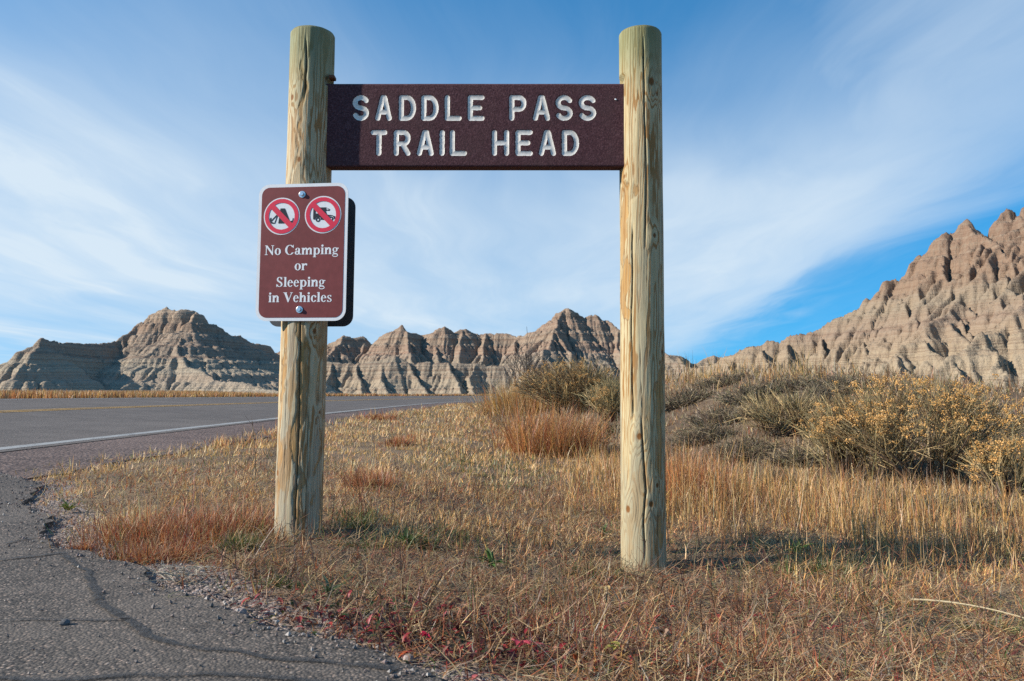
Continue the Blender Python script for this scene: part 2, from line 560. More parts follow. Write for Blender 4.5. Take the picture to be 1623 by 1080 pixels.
def gz(x, y, micro=True):
    x = np.asarray(x, float); y = np.asarray(y, float)
    r = np.hypot(x, y)
    lat = road_x(y) - x
    # verge falling from the road into a shallow ditch on the right
    z = -0.125 * sst(x, -0.85, 0.55) * sst(y, 0.2, 2.2) - 0.05 * sst(x, 0.5, 2.5)
    z = np.where(lat > -1.3, road_z(x, y), z + 0.0)
    bl = sst(lat, -2.6, -1.2)
    zr = road_z(x, y)
    z = np.where(lat < -1.3, z * (1 - bl) + zr * bl, z)
    # bank
    bd = bank_d(x, y)
    bn = bd + 0.5 * (fbm(x * 0.55, y * 0.55, 3, 5) - 0.5)
    hgt = 0.83 + 0.22 * (fbm(x * 0.5 + 3, y * 0.5, 2, 55) - 0.5) - 0.26 * sst(x / np.maximum(y, 1), 0.42, 0.72)
    hgt = hgt * sst(y, 26, 12) + 0.35 * (1 - sst(y, 26, 12))
    bank = hgt * sst(bn, -0.25, 3.3) * sst(lat, -3.0, -4.6)
    z = z + bank
    # far ground
    az = x / np.maximum(np.abs(y), 1e-3)
    slope = 0.0062 + (-0.0150) * sst(az, -0.42, -0.24) + 0.020 * sst(az, 0.10, 0.30)
    slope = np.where(y > 0, slope, 0.0)
    far = slope * np.clip(r - 26, 0, 420)
    onroad = sst(lat, 9.5, 8.0) * sst(lat, -3.4, -1.6) * sst(y, 160, 110)
    far = far * (1 - onroad)
    z = z + far
    z = z - 0.012 * sst(lat, 8.2, 7.6) * sst(lat, -1.7, -1.3)
    if micro:
        off = sst(lat, -1.2, -2.0)
        z = z + off * (0.05 * (fbm(x * 1.3, y * 1.3, 3, 11) - 0.5) + 0.02 * (fbm(x * 6, y * 6, 2, 13) - 0.5)) * (1 - pull_mask(x, y))
    return z


# edge of the asphalt pull-out, unprojected on the ground
_edge_px = [(-900, 712), (-500, 726), (-200, 738), (-60, 745), (20, 757), (62, 772), (40, 800), (72, 828), (70, 852), (96, 874), (160, 884),
            (212, 905), (246, 934), (322, 958), (395, 984), (470, 1010), (555, 1034), (630, 1056), (700, 1084), (770, 1135), (860, 1230), (960, 1400)]
EDGE = np.array([(lambda a, b, c: (a * HC / -c, b * HC / -c))(*ray(px, py)) for px, py in _edge_px])
PULL = np.vstack([EDGE, [(0.55, 0.3), (0.8, -3.0), (-9, -3.0), (-9.0, EDGE[0][1])]])


def in_poly(x, y, P):
    x = np.asarray(x, float); y = np.asarray(y, float)
    ins = np.zeros(np.broadcast(x, y).shape, bool)
    n = len(P)
    for i in range(n):
        x0, y0 = P[i]; x1, y1 = P[(i + 1) % n]
        if y0 == y1:
            continue
        c = ((y0 > y) != (y1 > y)) & (x < (x1 - x0) * (y - y0) / (y1 - y0) + x0)
        ins ^= c
    return ins


def edge_dist(x, y):
    """distance to pull-out edge, negative inside the asphalt"""
    x = np.asarray(x, float); y = np.asarray(y, float)
    best = np.full(np.broadcast(x, y).shape, 1e9)
    for (x0, y0), (x1, y1) in zip(EDGE[:-1], EDGE[1:]):
        dx, dy = x1 - x0, y1 - y0
        t = np.clip(((x - x0) * dx + (y - y0) * dy) / (dx * dx + dy * dy), 0, 1)
        best = np.minimum(best, np.hypot(x - x0 - t * dx, y - y0 - t * dy))
    return np.where(in_poly(x, y, PULL), -best, best)


def pull_mask(x, y):
    return sst(edge_dist(x, y), 0.12, -0.02)


_ts = np.concatenate([np.arange(0.6, 12, 0.008), np.geomspace(12, 400, 500)])
_hits = {}


def ground_hit(px, py, lift=0.0):
    if (px, py) in _hits:
        return _hits[(px, py)].copy()
    a, b, c = [float(v) for v in ray(px, py)]
    for lo in range(0, len(_ts), 350):
        t_ = _ts[lo:lo + 350]
        z_ = gz(a * t_, b * t_)
        m = np.where(HC + c * t_ <= z_ + lift)[0]
        if len(m):
            break
    k = m[0] if len(m) else -1
    v = Vector((a * t_[k], b * t_[k], float(z_[k])))
    _hits[(px, py)] = v
    return v.copy()


# ground: one polar sheet out to the horizon
fa = np.linspace(-R(66), R(66), 300)
ra = np.linspace(R(66), 2 * math.pi - R(66), 62)[1:-1]
angs = np.concatenate([fa, ra])
rads = np.concatenate([[0.02], np.geomspace(0.35, 60, 230), np.geomspace(62, 6000, 50)])
A, RR = np.meshgrid(angs, rads)
GX, GY = RR * np.sin(A), RR * np.cos(A)
GZ = gz(GX, GY) - 0.004
nA = len(angs)
idx = np.arange(len(rads) * nA).reshape(len(rads), nA)
nxt = np.roll(idx, -1, axis=1)
gf = np.stack([idx[:-1].ravel(), idx[1:].ravel(), nxt[1:].ravel(), nxt[:-1].ravel()], 1)[:, ::-1]
ground = mesh_np('ground', np.stack([GX.ravel(), GY.ravel(), GZ.ravel()], 1), [gf], M_soil, smooth=True, kind='structure',
                 attrs={'gravelly': (sst(edge_dist(GX, GY), 0.34, 0.03) * (RR < 12)).ravel()})


def road_strip(name, lat0, lat1, lift, mat, nl=8, y0=-30, y1=150, seed=0, rag=(0, 0)):
    ys = np.concatenate([np.linspace(y0, 2, 24), np.linspace(2.2, 40, 260), np.linspace(40.6, y1, 120)])
    ls = np.linspace(lat0, lat1, nl)
    L, Y = np.meshgrid(ls, ys)
    L = L.copy()
    if rag[0]:
        L[:, 0] += rag[0] * (fbm(Y[:, 0] * 2.3, Y[:, 0] * 0 + seed, 4, 21) - 0.5)
    if rag[1]:
        L[:, -1] += rag[1] * (fbm(Y[:, 0] * 2.3, Y[:, 0] * 0 + seed + 5, 4, 23) - 0.5)
    X = road_x(Y) - L
    Z = road_z(X, Y) + lift
    Z = Z - 0.012 * sst(L, -0.9, -1.5)
    return mesh_np(name, np.stack([X.ravel(), Y.ravel(), Z.ravel()], 1), [grid_faces(nl, len(ys))], mat, smooth=True, kind='structure')


shoulder = road_strip('gravel_shoulder', -1.42, 0.05, 0.004, M_shoulder, 10, rag=(0.35, 0))
road = road_strip('road', -0.12, 7.75, 0.009, M_road, 14, rag=(0.04, 0.25))
wl = road_strip('white_edge_line', 0.0, 0.125, 0.014, M_white_line, 3, rag=(0.02, 0.02))
road_strip('yellow_centre_line', 3.62, 3.73, 0.014, M_yellow_line, 3, seed=3, rag=(0.02, 0.02))
road_strip('yellow_centre_line', 3.85, 3.96, 0.014, M_yellow_line, 3, seed=9, rag=(0.02, 0.02))
road_strip('far_edge_line', 7.2, 7.32, 0.014, M_white_line, 3, seed=4, rag=(0.02, 0.02))

# pull-out slab with a broken edge
pts = []
for i in range(len(EDGE) - 1):
    p, q = EDGE[i], EDGE[i + 1]
    n = max(2, int(np.hypot(*(q - p)) / 0.02))
    for k in range(n):
        s = p + (q - p) * k / n
        pts.append(s)
pts = np.array(pts)
jit = 0.10 * (fbm(pts[:, 0] * 7, pts[:, 1] * 7, 4, 31, 0.65) - 0.5)
tang = np.gradient(pts, axis=0); tang /= np.linalg.norm(tang, axis=1)[:, None] + 1e-9
pts = pts + np.stack([-tang[:, 1], tang[:, 0]], 1) * jit[:, None]
poly = np.vstack([pts, PULL[len(EDGE):]])
bm = bmesh.new()
vsr = [bm.verts.new((x, y, 0.014)) for x, y in poly]
es = [bm.edges.new((vsr[i], vsr[(i + 1) % len(vsr)])) for i in range(len(vsr))]
bmesh.ops.triangle_fill(bm, use_beauty=True, edges=es)
ex = bmesh.ops.extrude_face_region(bm, geom=bm.faces[:])
for v in [g for g in ex['geom'] if isinstance(g, bmesh.types.BMVert)]:
    v.co.z -= 0.05
bmesh.ops.recalc_face_normals(bm, faces=bm.faces[:])
pull = from_bm('pullout_pavement', bm, M_pull)
pull['kind'] = 'structure'


def crack_strip(px_list, width, seed):
    P = np.array([(lambda a, b, c: (a * (HC - 0.016) / -c, b * (HC - 0.016) / -c))(*ray(px, py)) for px, py in px_list])
    seg = []
    for i in range(len(P) - 1):
        n = max(3, int(np.hypot(*(P[i + 1] - P[i])) / 0.012))
        for k in range(n):
            seg.append(P[i] + (P[i + 1] - P[i]) * k / n)
    seg = np.array(seg)
    tg = np.gradient(seg, axis=0); tg /= np.linalg.norm(tg, axis=1)[:, None] + 1e-9
    nm = np.stack([-tg[:, 1], tg[:, 0]], 1)
    s = np.arange(len(seg)) * 0.012
    seg = seg + nm * (0.05 * (fbm(s * 6, s * 0 + seed, 5, 40, 0.6) - 0.5))[:, None]
    wd = width * (0.45 + 1.1 * fbm(s * 8, s * 0 + seed, 4, 41, 0.7))
    V = []; E = []
    for k in (-1, -0.4, 0.4, 1):
        V.append(np.column_stack([seg + nm * (wd * k)[:, None], np.full(len(seg), 0.0175)])); E.append(np.full(len(seg), 1.0 if abs(k) < 0.5 else -0.35))
    n = len(seg)
    V = np.stack(V, 1).reshape(-1, 3); E = np.stack(E, 1).ravel()
    o = mesh_np('pavement_crack', V, [grid_faces(4, n)], M_tar, parent=pull, attrs={'edge': E})
    return o


crack_strip([(-40, 893), (30, 884), (100, 876), (140, 905), (160, 955), (195, 985), (225, 1005), (270, 1018), (330, 1030), (430, 1045), (520, 1052), (640, 1062)], 0.015, 1)
crack_strip([(-60, 1078), (60, 1078), (180, 1072), (320, 1066), (420, 1074), (560, 1085)], 0.014, 7)
crack_strip([(-30, 985), (60, 982), (140, 984), (230, 978)], 0.006, 12)
crack_strip([(10, 862), (60, 852), (120, 842)], 0.012, 17)


# ------------------------------------------------------------------ badlands
def badland(name, crests, spur_cfg, ext, cell, base_fn, mat, seed, slope, terr, rough):
    x0, x1, y0, y1 = ext
    nx, ny = int((x1 - x0) / cell), int((y1 - y0) / cell)
    xs = np.linspace(x0, x1, nx); ys = np.linspace(y0, y1, ny)
    X, Y = np.meshgrid(xs, ys)
    wsc = rough['warp_scale']
    WX = X + rough['warp'] * (fbm(X / wsc, Y / wsc, 4, seed) - 0.5) * 2
    WY = Y + rough['warp'] * (fbm(X / wsc + 50, Y / wsc, 4, seed + 3) - 0.5) * 2
    H = np.full(X.shape, -50.0)
    rr = np.random.default_rng(seed)

    def tent(p, q, sl, cap=60.0):
        rad = min(cap, (max(p[2], q[2]) + 6) / sl)
        a = max(0, int((min(p[0], q[0]) - rad - x0) / (x1 - x0) * nx) - 2); b = min(nx, int((max(p[0], q[0]) + rad - x0) / (x1 - x0) * nx) + 3)
        c = max(0, int((min(p[1], q[1]) - rad - y0) / (y1 - y0) * ny) - 2); d = min(ny, int((max(p[1], q[1]) + rad - y0) / (y1 - y0) * ny) + 3)
        if a >= b or c >= d:
            return
        gx = WX[c:d, a:b]; gy = WY[c:d, a:b]
        dx, dy = q[0] - p[0], q[1] - p[1]
        L2 = dx * dx + dy * dy + 1e-9
        t = np.clip(((gx - p[0]) * dx + (gy - p[1]) * dy) / L2, 0, 1)
        dist = np.hypot(gx - p[0] - t * dx, gy - p[1] - t * dy)
        zc = p[2] + (q[2] - p[2]) * t
        f = sl * dist * (1.0 - 0.22 * np.clip(dist / 30.0, 0, 1))
        H[c:d, a:b] = np.maximum(H[c:d, a:b], zc - f)

    def spur(p, ang, fall, length, level):
        n = max(3, int(length / (3.0 * rough['k'])))
        cur = np.array(p, float); st = length / n
        side = 1
        for i in range(n):
            a = ang + rr.normal(0, 0.16)
            k = 1.0 + 0.5 * math.sin(i * 1.9 + seed + level) * (0.5 if level else 0.35)
            nxt_ = cur + np.array([math.sin(a) * st, -math.cos(a) * st, -fall * st * k])
            tent(cur, nxt_, slope[min(level, len(slope) - 1)])
            cur = nxt_
            if level < 2 and i > 0 and cur[2] > 1.5:
                for s_ in ((side,) if rr.random() < 0.7 else (side, -side)):
                    ln = (cur[2] / (fall + 0.35)) * rr.uniform(0.35, 0.75) * (1.0 if level == 0 else 0.6)
                    ln = min(ln, rough['sublen'] * (1 if level == 0 else 0.45))
                    spur(cur, ang + s_ * rr.uniform(0.6, 1.15), fall + rr.uniform(0.12, 0.3), max(ln, 1.2 * rough['k']), level + 1)
                side = -side
            if cur[2] < -3:
                break

    for cr in crests:
        pts_ = [np.array(p, float) for p in cr['pts']]
        for p, q in zip(pts_[:-1], pts_[1:]):
            tent(p, q, cr.get('slope', slope[0]))
        acc = cr.get('first', 2.0)
        if cr.get('nospur'):
            continue
        for p, q in zip(pts_[:-1], pts_[1:]):
            L = float(np.hypot(q[0] - p[0], q[1] - p[1]))
            while acc < L:
                c = p + (q - p) * acc / L
                base = 0.0
                fall = rr.uniform(*spur_cfg['fall'])
                ln = (c[2] - base + 1) / fall
                spur(c - np.array([0, 0, 0.25]), R(cr.get('dir', spur_cfg['dir'])) + rr.normal(0, 0.22), fall, ln * rr.uniform(0.8, 1.05), 0)
                if rr.random() < 0.5:
                    spur(c - np.array([0, 0, 0.3]), math.pi + rr.normal(0, 0.3), fall + 0.25, ln * 0.5, 1)
                acc += spur_cfg['gap'] * rr.uniform(0.65, 1.35)
            acc -= L
        for sp_ in cr.get('spurs', []):
            spur(*sp_)
    # beds: hard layers stand as ledges
    for T, kk, ph in terr:
        zz = H / T + ph + 0.35 * (fbm(X / 22, Y / 22, 3, seed + 9) - 0.5)
        fr = zz - np.floor(zz)
        fl = np.floor(zz)
        st = sst(fr, 0.3, 0.75)
        H = H + (fl + st - zz) * T * kk * sst(H, 0.5, 3.0)
    rs = rough['rs']
    rn = 1 - np.abs(2 * fbm(X / (2.6 * rs), Y / (2.6 * rs), 4, seed + 20) - 1)
    H = H + rough['amp'] * (rn - 0.75) * sst(H, -0.5, 4)
    H = H + rough['amp'] * 0.5 * (fbm(X / (0.9 * rs), Y / (0.9 * rs), 3, seed + 22) - 0.5)
    # rainwash: light droplet erosion, then rills running straight down the slopes
    H = erode(H, cell, rough['drops'], rr)
    H = H - rough['rill'] * (rills(H, cell, rough['rw'] * 2.6, seed + 31, 40) * 1.25 + rills(H, cell, rough['rw'], seed + 33, 24) * 0.75) * sst(H, -1.0, 2.5) * (0.35 + 0.65 * sst(blur(H, 10) - H, -0.3, 0.3))
    B = base_fn(X, Y)
    Zt = H + 0.0
    keep = Zt > B - 1.2
    Zt = np.maximum(Zt, B - 1.5)
    f = grid_faces(nx, ny)
    kf = keep.ravel()
    f = f[kf[f].any(axis=1)]
    used = np.unique(f)
    remap = np.full(nx * ny, -1, np.int64); remap[used] = np.arange(len(used))
    V = np.stack([X.ravel(), Y.ravel(), Zt.ravel()], 1)[used]
    o = mesh_np(name, V, [remap[f]], mat, smooth=True, kind='structure')
    return o


def blur(H, n):
    for _ in range(n):
        P = np.pad(H, 1, mode='edge')
        H = (P[:-2, 1:-1] + P[2:, 1:-1] + P[1:-1, :-2] + P[1:-1, 2:] + 2 * H) / 6
    return H


def rills(H, cell, width, seed, steps):
    """0..1, high in the rills: noise drawn out along the line of steepest descent"""
    ny, nx = H.shape
    Hs = blur(H, 6)
    gy, gx = np.gradient(Hs)
    L = np.hypot(gx, gy) + 1e-6
    gx /= L; gy /= L
    JX, JY = np.meshgrid(np.arange(nx, dtype=float), np.arange(ny, dtype=float))
    k = width / cell
    N = fbm(JX / k, JY / k, 2, seed)
    acc = N.copy(); cnt = 1.0
    for sgn in (1, -1):
        X, Y = JX.copy(), JY.copy()
        for i in range(steps):
            ix = np.clip(X + 0.5, 0, nx - 1).astype(int); iy = np.clip(Y + 0.5, 0, ny - 1).astype(int)
            X = np.clip(X + sgn * gx[iy, ix], 0, nx - 1); Y = np.clip(Y + sgn * gy[iy, ix], 0, ny - 1)
            ix = (X + 0.5).astype(int).clip(0, nx - 1); iy = (Y + 0.5).astype(int).clip(0, ny - 1)
            acc += N[iy, ix]; cnt += 1.0
    acc /= cnt
    acc = (acc - acc.mean()) / (acc.std() + 1e-6)
    return np.exp(-(acc * 1.35) ** 2)


def erode(H, cell, n, rr, steps=46):
    H = H.copy() / cell
    ny, nx = H.shape
    for batch in range(6):
        m = n // 6
        px = rr.uniform(2, nx - 3, m); py = rr.uniform(2, ny - 3, m)
        vx = np.zeros(m); vy = np.zeros(m); sed = np.zeros(m); water = np.ones(m); sp = np.ones(m)
        for s in range(steps):
            ix = px.astype(int); iy = py.astype(int)
            fx = px - ix; fy = py - iy
            h00 = H[iy, ix]; h10 = H[iy, ix + 1]; h01 = H[iy + 1, ix]; h11 = H[iy + 1, ix + 1]
            gx = (h10 - h00) * (1 - fy) + (h11 - h01) * fy
            gy = (h01 - h00) * (1 - fx) + (h11 - h10) * fx
            h = h00 * (1 - fx) * (1 - fy) + h10 * fx * (1 - fy) + h01 * (1 - fx) * fy + h11 * fx * fy
            vx = vx * 0.15 - gx * 0.85; vy = vy * 0.15 - gy * 0.85
            L = np.hypot(vx, vy) + 1e-6
            vx /= L; vy /= L
            qx = np.clip(px + vx, 1, nx - 3); qy = np.clip(py + vy, 1, ny - 3)
            jx = qx.astype(int); jy = qy.astype(int); kx = qx - jx; ky = qy - jy
            h2 = (H[jy, jx] * (1 - kx) + H[jy, jx + 1] * kx) * (1 - ky) + (H[jy + 1, jx] * (1 - kx) + H[jy + 1, jx + 1] * kx) * ky
            dh = h2 - h
            cap = np.maximum(-dh, 0.01) * sp * water * 2.2
            dep = np.where(dh > 0, np.minimum(dh, sed), np.where(sed > cap, (sed - cap) * 0.25, -np.minimum((cap - sed) * 0.16, np.maximum(-dh, 0) * 0.6)))
            dep = np.clip(dep, -0.12, 0.12)
            sed = sed - dep
            for ddx, ddy, wgt in ((0, 0, (1 - fx) * (1 - fy)), (1, 0, fx * (1 - fy)), (0, 1, (1 - fx) * fy), (1, 1, fx * fy)):
                np.add.at(H, (iy + ddy, ix + ddx), dep * wgt)
            sp = np.sqrt(np.clip(sp * sp - dh * 0.6, 0.05, 9))
            water *= 0.97
            px, py = qx, qy
    # knock single-cell spikes down
    P = np.pad(H, 1, mode='edge')
    av = (P[:-2, 1:-1] + P[2:, 1:-1] + P[1:-1, :-2] + P[1:-1, 2:]) / 4
    H = np.where(np.abs(H - av) > 0.8, av, H * 0.92 + av * 0.08)
    return H * cell


def crest(lst):
    return [tuple(at(px, py, d)) for px, py, d in lst]


def base_far(X, Y):
    return gz(X, Y, False)


stops_left = [(0.0, (0.37, 0.32, 0.24)), (0.14, (0.33, 0.255, 0.195)), (0.22, (0.34, 0.295, 0.225)), (0.45, (0.26, 0.205, 0.16)), (0.6, (0.30, 0.235, 0.18)),
              (0.75, (0.26, 0.18, 0.13)), (0.88, (0.35, 0.27, 0.20)), (1.0, (0.32, 0.25, 0.19))]
stops_mid = [(0.0, (0.40, 0.335, 0.245)), (0.22, (0.37, 0.30, 0.22)), (0.42, (0.32, 0.26, 0.195)), (0.52, (0.33, 0.22, 0.16)), (0.68, (0.32, 0.24, 0.175)),
             (0.8, (0.30, 0.205, 0.15)), (1.0, (0.33, 0.24, 0.175))]
stops_right = [(0.0, (0.44, 0.36, 0.25)), (0.18, (0.41, 0.325, 0.225)), (0.28, (0.33, 0.24, 0.175)), (0.38, (0.35, 0.285, 0.205)), (0.5, (0.31, 0.215, 0.15)),
               (0.7, (0.30, 0.205, 0.145)), (0.85, (0.27, 0.18, 0.13)), (1.0, (0.30, 0.20, 0.145))]
M_bl = mat_badland('badland_clay_left', stops_left, 0, 31, 0.5, 1.0, 1.0, (1.02, 1.0, 0.98))
M_bm = mat_badland('badland_clay_middle', stops_mid, -3, 38, 0.45, 4.0, 0.9)
M_br = mat_badland('badland_clay_right', stops_right, 1, 40, 0.34, 8.0, 1.7, (0.80, 0.775, 0.76))

# left butte: a wall receding to the peak, a lit spur in front, a shaded flank to the right
left_crests = [
    {'pts': crest([(-200, 590, 196), (-90, 588, 200), (0, 577, 205), (30, 556, 208), (64, 537, 212), (92, 542, 222), (130, 542, 236), (160, 541, 246), (186, 537, 254),
                   (203, 524, 258), (222, 508, 262), (238, 497, 264), (250, 490, 265), (258, 484, 265), (264, 482, 265), (276, 489, 264), (286, 485, 264), (300, 488, 265),
                   (313, 493, 266), (326, 506, 272), (345, 526, 282), (366, 530, 294), (382, 531, 302), (400, 541, 312), (420, 545, 322), (440, 558, 330), (470, 572, 338), (520, 590, 345)]),
     'dir': 36,
     'spurs': []},
    {'pts': crest([(311, 492, 264), (300, 508, 257), (289, 528, 250), (282, 545, 243), (284, 560, 237), (300, 577, 229), (340, 596, 220), (390, 608, 214), (450, 619, 208)]), 'nospur': True, 'slope': 0.74},
    {'pts': crest([(284, 560, 237), (255, 580, 229), (225, 598, 221), (186, 614, 213)]), 'nospur': True, 'slope': 0.62},
    {'pts': crest([(64, 537, 212), (50, 560, 206), (30, 585, 200), (5, 612, 195)]), 'dir': 15, 'slope': 0.9},
]
badland('badlands_butte', left_crests, {'gap': 23.0, 'fall': (0.62, 0.8), 'dir': 35}, (-240, -50, 180, 360), 0.46, base_far, M_bl, 3,
        (1.15, 1.35, 1.6), [(4.2, 0.34, 0.1), (1.5, 0.35, 0.3)],
        {'warp': 0.6, 'warp_scale': 5.0, 'k': 1.6, 'sublen': 16, 'amp': 0.25, 'rs': 1.0, 'drops': 20000, 'rill': 1.0, 'rw': 1.3})

mid_crests = [
    {'pts': crest([(420, 560, 372), (470, 552, 368), (505, 546, 364), (530, 538, 360), (545, 531, 358), (560, 535, 360), (576, 532, 362), (590, 542, 362), (600, 536, 358), (614, 524, 354),
                   (626, 520, 352), (638, 515, 352), (650, 527, 354), (668, 530, 358), (682, 525, 356), (694, 519, 354), (703, 517, 354), (720, 523, 356), (738, 520, 358),
                   (752, 526, 360), (775, 525, 360), (805, 527, 358), (820, 533, 354), (832, 530, 350), (850, 520, 346), (866, 510, 344), (882, 495, 342), (892, 490, 342), (901, 484, 342),
                   (914, 495, 342), (926, 501, 343), (936, 497, 343), (946, 497, 343), (960, 507, 345), (978, 520, 348), (1000, 540, 352), (1030, 555, 356), (1056, 562, 358), (1080, 563, 360), (1100, 573, 362),
                   (1112, 569, 362), (1130, 562, 362), (1150, 566, 362), (1200, 575, 362)]),
     'dir': 12},
    {'pts': crest([(520, 572, 318), (560, 575, 316), (600, 568, 314), (625, 562, 313), (660, 575, 313), (700, 570, 312), (740, 575, 312), (800, 580, 312)]), 'dir': 14, 'slope': 1.1},
    {'pts': crest([(570, 628, 268), (585, 624, 268), (600, 628, 268)]), 'dir': 20, 'slope': 0.5},
    {'pts': crest([(605, 631, 262), (622, 629, 262), (640, 632, 262)]), 'dir': 20, 'slope': 0.5},
]
badland('badlands_ridge', mid_crests, {'gap': 13.0, 'fall': (0.45, 0.66), 'dir': 12}, (-132, 122, 255, 395), 0.45, base_far, M_bm, 12,
        (1.15, 1.35, 1.6), [(5.0, 0.3, 0.4), (1.7, 0.35, 0.3)],
        {'warp': 0.7, 'warp_scale': 5.0, 'k': 1.5, 'sublen': 15, 'amp': 0.3, 'rs': 1.0, 'drops': 20000, 'rill': 1.5, 'rw': 1.5})

right_crests = [
    {'pts': crest([(1085, 585, 168), (1110, 576, 166), (1142, 565, 163), (1170, 549, 160), (1195, 542, 158), (1220, 536, 157), (1240, 536, 156), (1260, 525, 155), (1300, 517, 153), (1330, 500, 151),
                   (1350, 487, 150), (1362, 480, 149), (1371, 469, 148), (1385, 474, 148), (1400, 456, 147), (1404, 440, 147), (1418, 437, 147), (1430, 437, 146), (1438, 422, 146),
                   (1446, 410, 145), (1456, 402, 145), (1475, 396, 144), (1484, 375, 144), (1492, 366, 143), (1502, 365, 143), (1512, 369, 143), (1522, 353, 142), (1531, 347, 142), (1545, 362, 142),
                   (1560, 366, 142), (1580, 346, 141), (1588, 330, 141), (1596, 324, 141), (1604, 326, 141), (1612, 332, 141), (1625, 318, 140), (1680, 280, 139), (1740, 262, 138), (1800, 288, 138),
                   (1860, 330, 138), (1960, 370, 140), (2100, 440, 142)]),
     'dir': -14},
    {'pts': crest([(1440, 602, 97), (1470, 590, 98), (1500, 566, 99), (1530, 545, 100), (1558, 522, 101), (1580, 512, 102), (1602, 490, 103), (1640, 474, 105), (1700, 450, 108), (1800, 440, 110)]),
     'dir': -10, 'slope': 1.0},
    {'pts': crest([(1405, 560, 118), (1430, 540, 119), (1462, 515, 120), (1490, 500, 122), (1520, 470, 125), (1540, 440, 130), (1560, 410, 135)]), 'dir': -5, 'slope': 1.05},
    {'pts': crest([(1560, 612, 88), (1590, 592, 88), (1620, 580, 88), (1680, 570, 88), (1760, 590, 88)]), 'dir': -10, 'slope': 0.9},
]
badland('badlands_hill', right_crests, {'gap': 5.2, 'fall': (0.5, 0.72), 'dir': -14}, (28, 160, 74, 178), 0.27, base_far, M_br, 22,
        (1.35, 1.75, 2.1), [(3.4, 0.24, 0.2), (1.1, 0.16, 0.6)],
        {'warp': 0.45, 'warp_scale': 3.2, 'k': 0.8, 'sublen': 8, 'amp': 0.15, 'rs': 0.55, 'drops': 22000, 'rill': 1.75, 'rw': 1.15})

# ------------------------------------------------------------------ trail sign
D0 = 2.58                                   # depth of the sign


